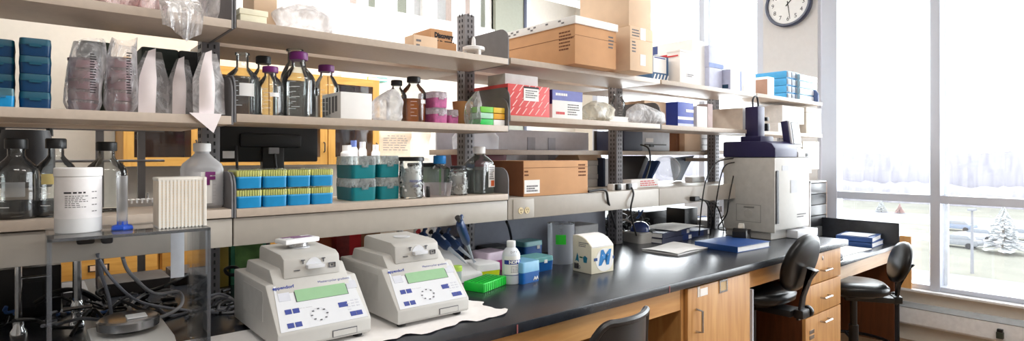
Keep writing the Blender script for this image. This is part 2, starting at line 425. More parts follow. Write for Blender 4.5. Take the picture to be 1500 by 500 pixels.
secn = ['leftmost bay', 'second bay from the left', 'middle bay under the big carton', 'fourth bay behind the imaging cabinet', 'last bay by the window']
for k in range(5):
    make_shelf(k, UP[k], 'top beige shelf of the %s' % secn[k], .0 if k != 1 else .13, [.13, .13, .0, .0, .0][k])
    make_shelf(k, MD[k], 'middle beige shelf of the %s' % secn[k], .12 if k < 3 else .06, .12 if k < 3 else .0)
for k in range(2): make_shelf(k, LO[k], 'lowest beige shelf of the %s' % secn[k], .11, .11)
# shelves of the other side of the island
for k, z, lab in ((1, UP[1], 'beige shelf on the far side behind the top shelf of bottles bay'), (2, UP[2], 'beige shelf on the far side behind the big carton'), (3, UP[3], 'beige shelf on the far side behind the blue and white boxes'),
                  (2, 1.445, 'pale far side shelf ending beside the grey partition'), (3, 1.445, 'pale far side shelf carrying the dark printer'), (4, 1.455, 'pale far side shelf behind the imaging cabinet'),
                  (0, 1.232, 'low far side shelf behind the left clear bottles'), (1, 1.232, 'low far side shelf carrying the black monitor'),
                  (4, 1.60-.2, 'low pale shelf carrying a white box by the window')):
    if z == 1.4: continue
    x0, x1 = XN[k]+.007, XN[k+1]-.007
    b = MB().box(x0, x1, 2.17, 2.46, z, z+TH, m_shelf, bev=.002)
    solo('far_side_shelf', b, lab, 'shelf')
# raceway
m_seam = mat('seam_dark', C(120, 116, 112), .6)
for k in range(4):
    x0, x1 = XN[k]+.002, XN[k+1]-.002
    top = RT if k > 1 else LO[0]-.004
    t = thing('power_raceway', 'beige metal raceway strip below the shelving, %s' % ['behind the clear acrylic stand', 'behind the two white instruments', 'with outlet below the cardboard box', 'with black plugs left of the imaging cabinet'][k], 'raceway', ((x0+x1)/2, 1.832, 1.169), 0, 'raceway sections under the shelves')
    W = (x1-x0)/2
    part('channel', MB().box(-W, W, 0, .262, 0, top-1.169, m_rail, bev=.003), t)
    if k >= 1:
        o = MB()
        ox = {1: .2, 2: -W+.085, 3: -.1}[k]
        if k == 2:
            ot = part('outlet', MB().box(ox-.06, ox+.06, -.004, .001, .002, .085, m_rail, bev=.002), t)
            ob = MB(); 
            for dx in (-.018, .018):
                ob.lathe([(.0145, 0), (.0145, .002)], mat('outlet_ivory', C(224, 204, 160), .5), n=16, cx=0, cy=0)
                for v in range(len(ob.v)-32, len(ob.v)): ob.v[v] = (ox+dx+ob.v[v][0], -.0045-ob.v[v][2], .036+ob.v[v][1])
                for sx in (-.005, .004): ob.box(ox+dx+sx, ox+dx+sx+.0018, -.0072, -.006, .036, .043, m_slot)
                ob.box(ox+dx-.002, ox+dx+.002, -.0072, -.006, .027, .031, m_slot)
            part('socket', ob, ot)
# countertop of the island
bt = thing('bench_countertop', 'long black epoxy countertop carrying the instruments and boxes', 'countertop', (0, 0, 0))
part('slab', MB().box(-1.4, 3.80, 1.313, 2.93, BT-.035, BT, m_epoxy, bev=.004), bt)
m_red = mat('red_mark', C(150, 84, 84), .6)
rm = MB()
for (u, v) in ((758, 484), (981, 423)):
    q = onY(u, v, 1.312); rm.box(q[0]-.0025, q[0]+.0025, 1.3115, 1.313, BT-.033, BT-.006, m_red)
part('tape_mark', rm, bt, 'short red marks on the front edge')
# base: aprons, door cabinet, drawer cabinet
YC = 1.345
solo('bench_apron', MB().box(-1.3, 2.055, YC, YC+.02, .80, BT-.035, m_oakx), 'long oak apron rail above the open knee space', 'apron')
solo('bench_apron', MB().box(2.635, 3.215, YC+.01, YC+.03, .80, BT-.035, m_oakx), 'short oak apron rail above the middle stool', 'apron')
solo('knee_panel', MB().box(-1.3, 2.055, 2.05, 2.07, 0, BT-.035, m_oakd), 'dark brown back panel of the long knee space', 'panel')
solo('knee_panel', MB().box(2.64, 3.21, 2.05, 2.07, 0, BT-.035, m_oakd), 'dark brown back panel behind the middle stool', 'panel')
c = thing('base_cabinet', 'oak base cabinet with one door and pull handle', 'cabinet', (2.345, YC, 0))
part('carcass', MB().box(-.285, -.265, 0, .72, .0, .893, m_oak).box(.265, .285, 0, .72, .0, .893, m_oakd).box(-.265, .265, .7, .72, 0, .893, m_oakd).box(-.265, .265, .02, .7, .10, .12, m_oak).box(-.265, .265, .06, .08, 0, .10, m_dark), c)
d = part('door', MB().box(-.262, .262, -.018, .002, .11, .885, m_oak, bev=.003), c)
hz0, hz1 = onY(1020, 486, 1.33)[2], onY(1020, 453, 1.33)[2]; hx = onY(1019, 470, 1.33)[0]-2.345
part('handle', MB().tube([(hx, -.018, hz1), (hx+.004, -.045, hz1-.004), (hx+.004, -.045, hz0+.004), (hx, -.018, hz0)], .006, m_steel, smooth=False), d)
q = onY(1059, 419, 1.327)
part('edge_strip', MB().box(.286, .297, -.018, .004, 0, .80, m_alu), c)
lh = MB(); X, Zq = q[0]-2.345, q[2]
for (a0, a1, b0, b1) in ((-.034, .034, .02, .028), (-.034, .034, -.028, -.02), (-.034, -.026, -.02, .02), (.026, .034, -.02, .02)): lh.box(X+a0, X+a1, -.022, -.017, Zq+b0, Zq+b1, m_steel)
lh.box(X-.026, X+.026, -.0195, -.018, Zq-.02, Zq+.02, mat('label_card', C(206, 180, 140), .8))
part('label_holder', lh, d)
q = onY(1028, 430, 1.327); X, Zq = q[0]-2.345, q[2]
part('sticker', MB().box(X-.012, X+.045, -.0195, -.018, Zq-.012, Zq+.02, m_paper).box(X-.034, X-.016, -.0195, -.018, Zq-.012, Zq+.032, mat('sticker_grey', C(220, 214, 206), .7)), d, 'torn white paper sticker')
c = thing('drawer_cabinet', 'oak cabinet with three stacked drawers at the bench end', 'cabinet', (3.47, YC, 0))
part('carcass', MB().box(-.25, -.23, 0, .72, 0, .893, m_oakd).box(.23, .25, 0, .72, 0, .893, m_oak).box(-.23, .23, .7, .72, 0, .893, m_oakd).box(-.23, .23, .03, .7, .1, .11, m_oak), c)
for z0, z1, hz in ((.725, .888, .79), (.553, .719, .635), (.11, .547, .50)):
    d = part('drawer', MB().box(-.245, .245, -.018, .025, z0, z1, m_oak, bev=.003), c)
    part('handle', MB().tube([(-.05, -.018, hz), (-.05, -.044, hz), (.05, -.044, hz), (.05, -.018, hz)], .005, m_steel, smooth=False), d)
    if z0 > .7: part('lock', MB().box(-.03, -.018, -.022, -.018, .845, .868, m_steel, bev=.002), d)
    elif z0 < .3: part('label_holder', MB().box(-.2, -.14, -.021, -.018, .455, .475, m_steel).box(-.2, -.14, -.021, -.018, .425, .445, m_steel), d)
# lower desk
DT = .76
dk = thing('low_desk', 'low oak desk with black top between bench and window', 'desk', (4.45, 1.41, 0))
part('top', MB().box(-.645, .63, 0, .71, DT-.03, DT, m_epoxy, bev=.004), dk)
part('apron', MB().box(-.645, .62, .02, .04, DT-.125, DT-.03, wood('oak_pale', C(214, 176, 136), C(232, 198, 160), axis='X')), dk)
part('side_panel', MB().box(.60, .625, .02, .70, 0, DT-.03, m_oakd), dk)
part('back_panel', MB().box(-.645, .60, .66, .68, 0, DT-.03, m_oakd), dk)
solo('desk_backsplash', MB().box(5.085, 5.105, 1.405, 2.13, 0, .922, m_epoxy, bev=.003), 'black upright end board standing behind the blue binders', 'backsplash')
solo('sill_panel', MB().box(5.195, 5.215, 1.355, 1.52, .4105, .815, wood('oak_light', C(226, 166, 96), C(240, 186, 120)), bev=.002), 'light oak-coloured panel standing on the sill behind the desk end', 'board')  # oak-coloured upright panel on the sill
# ------------------------------------------------------------------ far wall units
def upper_unit(x, lab):
    W = .455; t = thing('wall_cabinet', lab, 'cabinet', (x+W/2, 4.5, 1.37), 0, 'golden wall cabinets on the far wall')
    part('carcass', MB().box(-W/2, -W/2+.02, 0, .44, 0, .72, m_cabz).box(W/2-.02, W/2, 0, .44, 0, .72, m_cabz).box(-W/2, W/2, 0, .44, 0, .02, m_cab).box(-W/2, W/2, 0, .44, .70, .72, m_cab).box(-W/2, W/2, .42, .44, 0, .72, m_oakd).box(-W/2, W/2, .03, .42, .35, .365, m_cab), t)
    d = part('door', MB().box(-W/2+.002, -W/2+.06, -.02, 0, .0, .72, m_cabz).box(W/2-.06, W/2-.002, -.02, 0, 0, .72, m_cabz).box(-W/2+.06, W/2-.06, -.02, 0, 0, .06, m_cab).box(-W/2+.06, W/2-.06, -.02, 0, .66, .72, m_cab), t)
    part('door_glass', MB().box(-W/2+.06, W/2-.06, -.012, -.009, .06, .66, m_pane), d)
    part('handle', MB().tube([(W/2-.03, -.02, .1), (W/2-.03, -.04, .11), (W/2-.03, -.04, .17), (W/2-.03, -.02, .18)], .005, m_dark, smooth=False), d)
for i, l in enumerate(['golden glass-door wall cabinet seen behind the left clear bottles', 'golden glass-door wall cabinet behind the grey shelf post and white bottle', 'golden glass-door wall cabinet behind the black monitor', 'golden glass-door wall cabinet behind the white pill bottles']): upper_unit(.464+i*.46, l)
def base_unit(x, lab):
    W = .596; t = thing('far_base_cabinet', lab, 'cabinet', (x+W/2, 4.02, 0), 0, 'golden base cabinets on the far wall')
    part('carcass', MB().box(-W/2, W/2, .0, .9, .0, .885, m_cabz), t)
    for z0, z1 in ((.72, .87), (.1, .70)):
        d = part('drawer' if z0 > .5 else 'door', MB().box(-W/2+.01, W/2-.01, -.02, 0, z0, z1, m_cab, bev=.003), t)
        part('label_holder', MB().box(-.05, .05, -.024, -.02, z0+.06, z0+.1, m_steel).box(-.04, .04, -.0255, -.024, z0+.066, z0+.094, m_card2), d)
for i, l in enumerate(['golden base cabinet leftmost on the far wall', 'golden base cabinet behind the acrylic stand leg', 'golden base cabinet behind the hanging white tag', 'golden base cabinet behind the green box']): base_unit(-.6+i*.6, l)
solo('far_countertop', MB().box(-.62, 4.0, 4.0, 4.93, .885, .92, m_epoxy), 'black countertop along the far wall', 'countertop')
# papers taped to the far wall
pp = [(555, 600, 195, 230, C(226, 206, 184), 'curling handwritten note taped to the far wall behind the teal boxes', 1), (600, 628, 193, 232, C(232, 220, 204), 'plain pale paper taped to the far wall right of the handwritten note', 0)]
for u0, u1, v0, v1, col, lab, wr in pp:
    a = onY(u0, v0, 4.94); b = onY(u1, v1, 4.94)
    t = thing('wall_note', lab, 'paper', ((a[0]+b[0])/2, 4.94, b[2])); W = (b[0]-a[0])/2; H = a[2]-b[2]
    part('sheet', MB().grid(lambda i, j: (-W+2*W*i, -.01-.03*(j > .7)*(i-.5)**2*4, H*j), 6, 6, mat('note_%d' % wr, col, .8)), t)
    if wr:
        s = MB(); random.seed(4)
        for r in range(7):
            x = -W*.8
            while x < W*.7:
                w = random.uniform(.02, .07); s.box(x, min(x+w, W*.8), -.022, -.021, H*(.88-r*.1), H*(.88-r*.1)+.006, m_inkg); x += w+.015
        part('handwriting', s, t)
# hanging linear lamp on the far aisle
pl = thing('pendant_light', 'long white hanging light fixture above the boxes', 'light', (3.3, 3.3, 2.72))
part('housing', MB().prism([(-.09, 0), (.09, 0), (.07, .07), (-.07, .07)], 'X', -1.2, 1.5, m_sillw, bev=.004), pl)
part('diffuser', MB().box(-1.18, 1.48, -.06, .06, -.008, 0, lightmat('lamp_glow', (1, .98, .95, 1), 1.2)), pl)
for x in (-.9, 1.2): part('cord', MB().tube([(x, 0, .07), (x, 0, HC-2.72)], .004, m_steel, smooth=False), pl)
# ================================================================== helpers for things standing on shelves
def XY(u, Y): r = ray(u, V0); return Y*r[0]/r[1]
def zat(v, X, Y): return CZ+(V0-v)/FPX*(CA*X+SA*Y)
def dims(u0, u1, vt, zb, Y):
    x0, x1 = XY(u0, Y), XY(u1, Y); return x0, x1, zat(vt, x0, Y)-zb
def carton(name, label, cat, u0, u1, vt, zb, Y, dp, m, group=None, lid=None, seam=None, tape=None, bev=.002, hh=None, rot=0, lidm=None):
    x0, x1, h = dims(u0, u1, vt, zb, Y)
    if hh: h = hh
    w = x1-x0; t = thing(name, label, cat, ((x0+x1)/2, Y+dp/2, zb), rot, group)
    hb = h-(lid or 0)*.6 if lid else h
    part('box', MB().box(-w/2, w/2, -dp/2, dp/2, 0, hb, m, bev=bev), t)
    if lid: part('lid', MB().box(-w/2-.003, w/2+.003, -dp/2-.003, dp/2+.003, h-lid, h, lidm or m, bev=bev), t)
    if seam: part('flap_seam', MB().box(-w/2-.0008, w/2+.0008, -dp/2-.0008, dp/2+.0008, h*seam, h*seam+.0015, m_cardd), t)
    if tape: part('tape', MB().box(-.022, .022, -dp/2-.0012, dp/2+.001, h-.05, h+.0008, tape), t)
    return t, w, dp, h
def lines(parent, n, x0, x1, z0, z1, y, m, plane='F', seed=1, name='printed_lines', th=.45):
    """rows of small print"""
    random.seed(seed); b = MB(); dz = (z1-z0)/n
    for i in range(n):
        x = x0; zc = z1-dz*(i+.5)
        e = x1-random.random()*(x1-x0)*.35
        while x < e:
            w = random.uniform(.06, .2)*(x1-x0); xe = min(x+w, x1)
            if plane == 'F': b.box(x, xe, y-.0008, y-.0001, zc-dz*th/2, zc+dz*th/2, m)
            elif plane == 'S': b.box(y-.0008, y-.0001, -xe, -x, zc-dz*th/2, zc+dz*th/2, m)
            else: b.box(x, xe, zc-dz*th/2, zc+dz*th/2, y+.0001, y+.0008, m)
            x += w+.03*(x1-x0)
    return part(name, b, parent)
def decal(parent, x0, x1, z0, z1, y, m, plane='F', name='label', label=None, t=.0012):
    b = MB()
    if plane == 'F': b.box(x0, x1, y-t, y, z0, z1, m)
    elif plane == 'S': b.box(y-t, y, -x1, -x0, z0, z1, m)
    else: b.box(x0, x1, z0, z1, y, y+t, m)
    return part(name, b, parent, label)
def screw_bottle(name, label, cat, u, vt, Y, zb, rp, cap=None, capm=None, group=None, neck=.42, sh=.62, wall=None, liquid=None, lab=None, cap_h=.12, grad=True, body_frac=None):
    x = XY(u, Y); h = zat(vt, x, Y)-zb; r = px(rp, (x, Y)); t = thing(name, label, cat, (x, Y, zb), 0, group)
    rn = r*neck; g = wall or m_glass
    bt_ = h*(1-cap_h*.55) if capm else h
    part('glass_body', MB().lathe([(r*.86, .001), (r*.97, .006), (r, .014), (r, h*sh), (r*.97, h*(sh+.05)), (r*.84, h*(sh+.11)), (rn*1.25, h*(sh+.2)), (rn, h*(sh+.235)), (rn, bt_-.004), (rn*1.1, bt_-.003), (rn*1.1, bt_)], g, n=30, capt=False), t)
    if capm:
        c = MB(); n = 36; vs = []
        prof = [(rn*1.28, h*(1-cap_h)), (rn*1.32, h*(1-cap_h)+.002), (rn*1.32, h-.003), (rn*1.2, h)]
        c.lathe(prof, capm, n=36); part('cap', c, t)
    else:
        part('lip', MB().lathe([(rn*.98, h-.008), (rn*1.22, h-.007), (rn*1.25, h-.003), (rn*1.2, h), (rn*.95, h)], g, n=28, capb=False, capt=False), t)
    if liquid: part('liquid', MB().lathe([(r*.9, .006), (r*.95, .012), (r*.95, h*liquid[0]), (0.001, h*liquid[0])], liquid[1], n=28), t)
    if grad:
        b = MB()
        for i in range(6):
            a0, a1 = -2.35, -1.85
            z = h*(.15+.075*i); vs = []
            for k in range(5):
                a = a0+(a1-a0)*(.55 if i % 2 else 1)*k/4; vs += [(r*1.004*math.cos(a), r*1.004*math.sin(a), z), (r*1.004*math.cos(a), r*1.004*math.sin(a), z+h*.008)]
            b.add(vs, [(2*k, 2*k+2, 2*k+3, 2*k+1) for k in range(4)], m_white)
        part('graduation_marks', b, t)
    if lab:
        a0, a1, z0, z1, lm = lab; b = MB(); vs = []
        for k in range(9):
            a = a0+(a1-a0)*k/8; vs += [(r*1.012*math.cos(a), r*1.012*math.sin(a), h*z0), (r*1.012*math.cos(a), r*1.012*math.sin(a), h*z1)]
        b.add(vs, [(2*k, 2*k+2, 2*k+3, 2*k+1) for k in range(8)], lm); part('label', b, t)
    return t, r, h
def bag(name, label, cat, x, y, z, w, d, h, m, seed=0, group=None, pinch=.12, lean=0, content=None, topw=None, rot=0):
    random.seed(seed); t = thing(name, label, cat, (x, y, z), rot, group)
    ph = [random.random()*6.28 for _ in range(6)]
    nu, nv = 40, 22
    def fn(i, j):
        a = 6.2832*i; c, s = math.cos(a), math.sin(a)
        prof = (min(1, .75+j*2) if j < .15 else 1.0) * (1 if j < .62 else 1-(1-pinch)*((j-.62)/.38)**1.3)
        wob = 1+.10*math.sin(3*a+ph[0]+j*5)+.06*math.sin(7*a+ph[1]-j*9)+.04*math.sin(11*a+ph[2])
        wx = w/2*(topw+(1-topw)*(1-max(0, (j-.62)/.38)) if topw is not None else prof)
        xx = wx*math.copysign(abs(c)**.6, c)*(1+.05*math.sin(5*j+ph[3]))
        yy = d/2*prof*math.copysign(abs(s)**.7, s)*wob
        return (xx+lean*j*j+.03*w*math.sin(j*6+ph[4]), yy, h*j*(1+.04*math.sin(2*a+ph[5])*j))
    b = MB().grid(fn, nu, nv, m)
    b.add([fn(i/nu, 0) for i in range(nu)], [tuple(range(nu))], m)
    part('film', b, t, smooth=60)
    return t
# ================================================================== TOP SHELF
z = UT[0]
for u0, u1, dpt, sd, l in ((62, 128, .2, 1, 'pinkish plastic bag lying left on the top left shelf'), (132, 200, .22, 2, 'pinkish plastic bag in the middle of the top left shelf'), (200, 246, .2, 3, 'pinkish plastic bag tucked behind the drooping clear bag')):
    x0, x1 = XY(u0, 1.94), XY(u1, 1.94)
    bag('plastic_bag', l, 'bag', (x0+x1)/2, 1.95, z, x1-x0, dpt, .17, film('pink_bag', (.98, .93, .93, 1), C(246, 214, 214), opacity=.6, gloss=.3, rough=.2, wrinkle=.7, scale=20), sd, 'plastic bags on the top shelf')
# clear bag drooping over the edge
x0, x1 = XY(233, 1.80), XY(296, 1.80)
t = thing('draped_bag', 'clear crumpled plastic bag drooping over the edge of the top left shelf', 'bag', ((x0+x1)/2, 1.80, z))
W = (x1-x0)/2
def drape(i, j):
    x = -W+2*W*i; fold = .004*math.sin(i*15+j*3)+.003*math.sin(i*27+1)
    if j < .5:
        k = j/.5; return (x*(.94+.06*k), .15*(1-k)-.012*k, (.11+.03*math.sin(i*3.1))*(1-k)**.8+.004+fold*(1-k))
    k = (j-.5)/.5
    lo = .052+.040*max(0, 1-abs(i-.62)*1.7)
    return (x*(1-.10*k)+.006*k*math.sin(i*6), -.016-.010*math.sin(k*2.6)+fold*1.5, .004-k*lo)
part('film', MB().grid(drape, 40, 24, m_bagw), t, smooth=80)
x0, x1 = XY(298, 1.9), XY(330, 1.9)
bag('plastic_bag', 'clear bag of white tubes at the right end of the top left shelf', 'bag', (x0+x1)/2-.015, 1.93, z, x1-x0-.01, .16, .16, m_bagw, 5, 'plastic bags on the top shelf')
z = UT[1]
# cream foam box
t, w, d, h = carton('foam_box', 'cream white foam box with a lid on the top shelf beside the shelf end', 'box', 352, 391, 11, z, 1.85, .07, mat('foam_cream', C(250, 244, 218), .8), lid=.018)
t, w, d, h = carton('carton', 'beige carton behind the cream foam box', 'box', 372, 406, -16, z, 1.96, .13, m_card2, hh=.24)
part('black_mark', MB().box(-w*.48, w*.1, -d/2-.001, -d/2, h*.62, h*.7, m_ink), t)
x0, x1 = XY(404, 1.93), XY(482, 1.93)
bag('plastic_bag', 'crumpled clear bag of white filters on the top shelf', 'bag', (x0+x1)/2, 1.93, z, x1-x0, .13, .105, m_bagw, 8, 'plastic bags on the top shelf', pinch=.3)
# small cartons
t, w, d, h = carton('carton', 'brown carton with black stamped lettering on the top shelf', 'box', 631, 663, 41, z, 1.99, .145, m_card)
Yf = -d/2-.0006
txt(t, 'Discovery', h*.24, (.01, Yf, h*.78), m=m_ink, sx=.8, bold=.002, **FR); txt(t, 'LAB-TEK', h*.26, (.01, Yf, h*.5), m=m_ink, sx=.9, bold=.002, **FR)
part('stamp_line', MB().box(-w*.28, w*.42, Yf-.0004, Yf, h*.3, h*.33, m_ink), t)
t, w, d, h = carton('carton', 'low pale carton in front of the stamped carton', 'box', 606, 641, 50, z, 1.91, .07, m_card2)
lines(t, 2, -w*.4, -w*.2, h*.2, h*.8, -d/2, m_inkg)
t, w, d, h = carton('carton', 'small tan carton beside the shelf post on the top shelf', 'box', 641, 669, 60, z, 1.985, .06, m_card)
# white float ring
p = onY(696, 70, 1.89); t = thing('tube_rack_ring', 'white round plastic tube holder with a centre peg on the top shelf', 'rack', (p[0], 1.90, z))
r = px(16.5, p)
part('ring', MB().lathe([(r*.9, .028), (r, .03), (r, .042), (r*.9, .044)], m_white, n=32), t)
part('peg', MB().lathe([(.009, .044), (.008, .075), (.004, .086), (.001, .088)], m_white, n=14), t)
for a in (.5, 2.6, 4.7): part('foot', MB().box(r*.8*math.cos(a)-.006, r*.8*math.cos(a)+.006, r*.8*math.sin(a)-.006, r*.8*math.sin(a)+.006, 0, .029, m_white), t)
# big carton
z = UT[2]
p = onZ(848, 92.4, z+.001); q = onZ(903, 103, z+.001)
Y0 = (p[1]+q[1])/2; X0, X1 = p[0]-.01, q[0]-.02; h = .185; dp = .5
t = thing('large_carton', 'large brown carton with a white printed lid on the top shelf', 'box', ((X0+X1)/2, Y0+dp/2, z)); w = X1-X0
part('box', MB().box(-w/2, w/2, -dp/2, dp/2, 0, h, m_card, bev=.003), t)
b = MB().box(-w/2-.006, w/2+.006, -dp/2-.008, dp/2+.006, h-.006, h+.03, m_paper, bev=.003)
lid = part('lid', b, t, 'white lid with grey print')
part('seam', MB().box(-w/2-.001, -w/2, -dp/2, dp/2, h*.66, h*.67, m_cardd).box(-w/2, w/2, -dp/2-.001, -dp/2, h*.70, h*.706, m_cardd), t)
lines(t, 6, dp*.30, dp*.48, h*.35, h*.85, -w/2, m_cardd, 'S', 5)
lines(t, 4, w*.30, w*.46, h*.5, h*.85, -dp/2, m_inkg, 'F', 6)
b = MB(); random.seed(2)
for k in range(22):
    y = -dp/2+.02+k*.021; 
    if random.random() < .55: b.box(-w/2-.0075, -w/2-.0062, y, y+.016, h+.004+.011*(k % 2), h+.011+.011*(k % 2), m_inkg)
part('print', b, lid)
# tall cartons in front
p = onZ(911, 104, z+.001); X0 = p[0]; Y0 = 1.715; X1 = XY(957, Y0)-.004; w = X1-X0; dp = .33; h = zat(37, X0, Y0)-z
t = thing('tall_carton', 'tall pale carton with white tape strips at the top shelf edge', 'box', ((X0+X1)/2, Y0+dp/2, z))
part('box', MB().box(-w/2, w/2, -dp/2, dp/2, 0, h, m_card2, bev=.002), t)
for z0, z1 in ((.03, .085), (h-.06, h-.001)): part('tape', MB().box(-.012, .03, -dp/2-.0012, -dp/2, z0, z1, m_paper), t)
part('flap', MB().box(-w/2-.001, w/2+.001, -dp/2-.001, -dp/2, h*.72, h*.727, m_card), t)
lines(t, 3, -w*.42, -w*.1, h*.76, h*.95, -dp/2, m_inkg, 'F', 9); lines(t, 4, -w*.42, -w*.25, h*.4, h*.68, -dp/2, m_inkg, 'F', 10)
t2 = thing('carton', 'plain pale carton stacked on top of the taped tall carton', 'box', ((X0+X1)/2+.004, Y0+dp/2, z+h+.0015))
part('box', MB().box(-w/2, w/2-.006, -dp/2+.01, dp/2, 0, .24, m_card2, bev=.002), t2)
# blue box with white label
z = UT[3]
t, w, d, h = carton('carton', 'blue patterned box with a white label behind the tall carton', 'box', 955, 979, 80, z, 1.90, .16, mat('box_steelblue', C(58, 98, 140), .6))
decal(t, -w*.42, w*.36, h*.36, h*.97, -d/2, m_paper); decal(t, -w*.38, w*.3, h*.9, h*.94, -d/2-.0012, m_inkb, name='label_stripe', t=.0006)
b = MB()
for k in range(5): x = -w*.45+k*w*.2; b.prism([(x, h*.04), (x+.012, h*.04), (x+.03, h*.3), (x+.018, h*.3)], 'Y', -d/2-.001, -d/2, m_paper)
part('slash_pattern', b, t)
t, w, d, h = carton('carton', 'big white box with a red stripe below the far window', 'box', 1014, 1037, 57, z, 1.93, .34, m_paper)
part('stripe', MB().box(-w/2-.001, -w/2, -d/2+.03, d/2, h*.70, h*.755, m_inkr).box(-w/2-.001, -w/2, d/2-.09, d/2-.02, h*.8, h*.97, mat('eagle_blue', C(70, 90, 150), .6)), t)
t, w, d, h = carton('carton', 'smaller white box with a pale red stripe in front of the striped box', 'box', 996, 1023, 72, z, 1.84, .19 if False else .085, m_paper, lid=.012)
part('stripe', MB().box(-w/2-.004, -w/2-.003, -d/2+.01, d/2, h*.80, h*.84, m_inkr), t)
decal(t, -.03, .05, h*.2, h*.32, -d/2, mat('pale_label', C(226, 224, 226), .7)); lines(t, 2, -.02, .04, h*.21, h*.31, -d/2-.0012, m_inkg)
m_lav = mat('lavender_card', C(204, 208, 232), .6); m_lavd = mat('lavender_dark', C(130, 150, 206), .6)
t, w, d, h = carton('carton', 'lower lavender box of the pair beside the striped box', 'box', 1039, 1058, 98, z, 1.90, .12, m_lav, group='lavender boxes on the top shelf')
t, w2, d2, h2 = carton('carton', 'upper lavender box of the pair beside the striped box', 'box', 1038.5, 1060, 66, z+h+.001, 1.90, .12, m_lav, group='lavender boxes on the top shelf')
decal(t, -w2/2, w2/2, 0, h2*.2, -d2/2, m_lavd, name='blue_band')
t, w, d, h = carton('carton', 'white box with a blue left side on the top shelf', 'box', 1070, 1086, 101, z, 1.85, .17, m_paper)
decal(t, -d*.5, d*.5, 0, h, -w/2, m_lav, 'S', 'blue_side'); decal(t, d*.1, d*.42, h*.12, h*.3, -w/2-.0012, mat('dark_teal', C(40, 80, 110), .6), 'S', 'mark')
decal(t, w*.4, w*.5, 0, h, -d/2, m_lavd, name='edge_band')
carton('carton', 'plain white box left of the brown-sided carton on the top shelf', 'box', 1089, 1107, 106, z, 1.86, .12, m_paper)
z = UT[4]
t, w, d, h = carton('carton', 'white carton with a brown side and teal top on the last top shelf', 'box', 1124, 1134, 112, z, 1.84, .14, m_paper)
decal(t, -d*.5, d*.5, 0, h*.86, -w/2, mat('brown_side', C(176, 138, 118), .7), 'S', 'brown_side'); decal(t, -w/2, w/2, -d/2, d/2, h, mat('teal_top', C(90, 190, 170), .6), 'T', 'teal_top')
def bins(label, u0, u1, vt, Y, dp, n, body, front):
    x0, x1, h = dims(u0, u1, vt, z, Y); w = x1-x0; out = []
    for k in range(n):
        hh = h/n; t = thing('storage_drawer_box', label % ['bottom', 'second', 'third', 'top'][k], 'storage box', ((x0+x1)/2, Y+dp/2, z+k*hh), 0, 'stacked blue and white storage boxes')
        part('case', MB().box(-w/2, w/2, -dp/2, dp/2, .001, hh-.002, body, bev=.002), t)
        f = MB(); m_ = 3
        for i in range(m_):
            a = -w/2+w*i/m_; f.box(a+.003, a+w/m_-.003, -dp/2-.006, -dp/2, .006, hh-.006, front, bev=.002)
        part('front', f, t)
bins('%s sky blue storage box of the left stack near the window', 1152, 1170, 103, 1.90, .26, 4, m_ltblue, m_frost)
bins('%s pale blue storage box of the right stack near the window', 1171, 1196, 108, 1.88, .20, 4, mat('pale_blue_box', C(176, 220, 244), .4), m_white)
x0 = 4.72; t = thing('bookend', 'dark blue rounded bookend at the window end of the top shelf', 'bookend', (x0-.02, 1.90, z))
part('plate', MB().prism([(-.06, 0), (.06, 0), (.06, .07), (.04, .10), (-.04, .10), (-.06, .07)], 'X', 0, .01, mat('bookend_blue', C(96, 118, 168), .5)), t)
# ================================================================== MIDDLE SHELF, left bay
z = MT[0]
def tipstack(u0, u1, vt, n, Y, dp, lab, m_b, group, zb):
    x0, x1, h = dims(u0, u1, vt, zb, Y); w = x1-x0; hh = h/n; r = []
    nm = {1: ['only'], 2: ['bottom', 'top'], 3: ['bottom', 'middle', 'top'], 4: ['bottom', 'second from bottom', 'third from bottom', 'top']}[n]
    for k in range(n):
        if k == 0:
            t = thing('pipette_tip_box', lab % nm[k], 'tip box', ((x0+x1)/2, Y+dp/2, zb), 0, group)
            part('base', MB().loft([(0, w/2*.94, dp/2*.94, 9), (.004, w/2*.96, dp/2*.96, 9), (hh*.60, w/2*.985, dp/2*.985, 9)], m_b, n=36), t)
            part('lid', MB().loft([(hh*.60, w/2, dp/2, 9), (hh*.66, w/2, dp/2, 9), (hh*.97, w/2*.97, dp/2*.97, 9), (hh*.995, w/2*.93, dp/2*.93, 9)], m_lidc[m_b.name], n=36), t)
            part('latch', MB().box(-.012, .012, -dp/2-.003, -dp/2*.97, hh*.5, hh*.66, m_lidc[m_b.name]), t)
            r.append(t)
        else: r.append(dup(r[0], ((x0+x1)/2, Y+dp/2, zb+k*hh), lab % nm[k]))
    return r, w, dp, hh
m_lidc = {m_deep.name: mat('lid_deep_teal', C(20, 84, 106), .35), m_cyan.name: film('lid_cyan', (.7, .9, .96, 1), C(150, 210, 226), opacity=.5, gloss=.3), m_teal.name: film('lid_clear', (.9, .95, .95, 1), C(226, 232, 234), opacity=.55, gloss=.25, wrinkle=.2, scale=40)}
tipstack(-32, 22, 53, 4, 1.90, .13, '%s dark blue tip box of the left stack on the left middle shelf', m_deep, 'dark blue tip boxes', z)
tipstack(27, 76, 53, 4, 1.88, .15, '%s dark blue tip box of the right stack on the left middle shelf', m_deep, 'dark blue tip boxes', z)
t, w, d, h = tipstack(-24, 21, 127, 1, 1.828, .065, '%s bright cyan box in front of the dark blue tip boxes', m_cyan, None, z); t[0]['label'] = 'bright cyan box in front of the dark blue tip boxes'
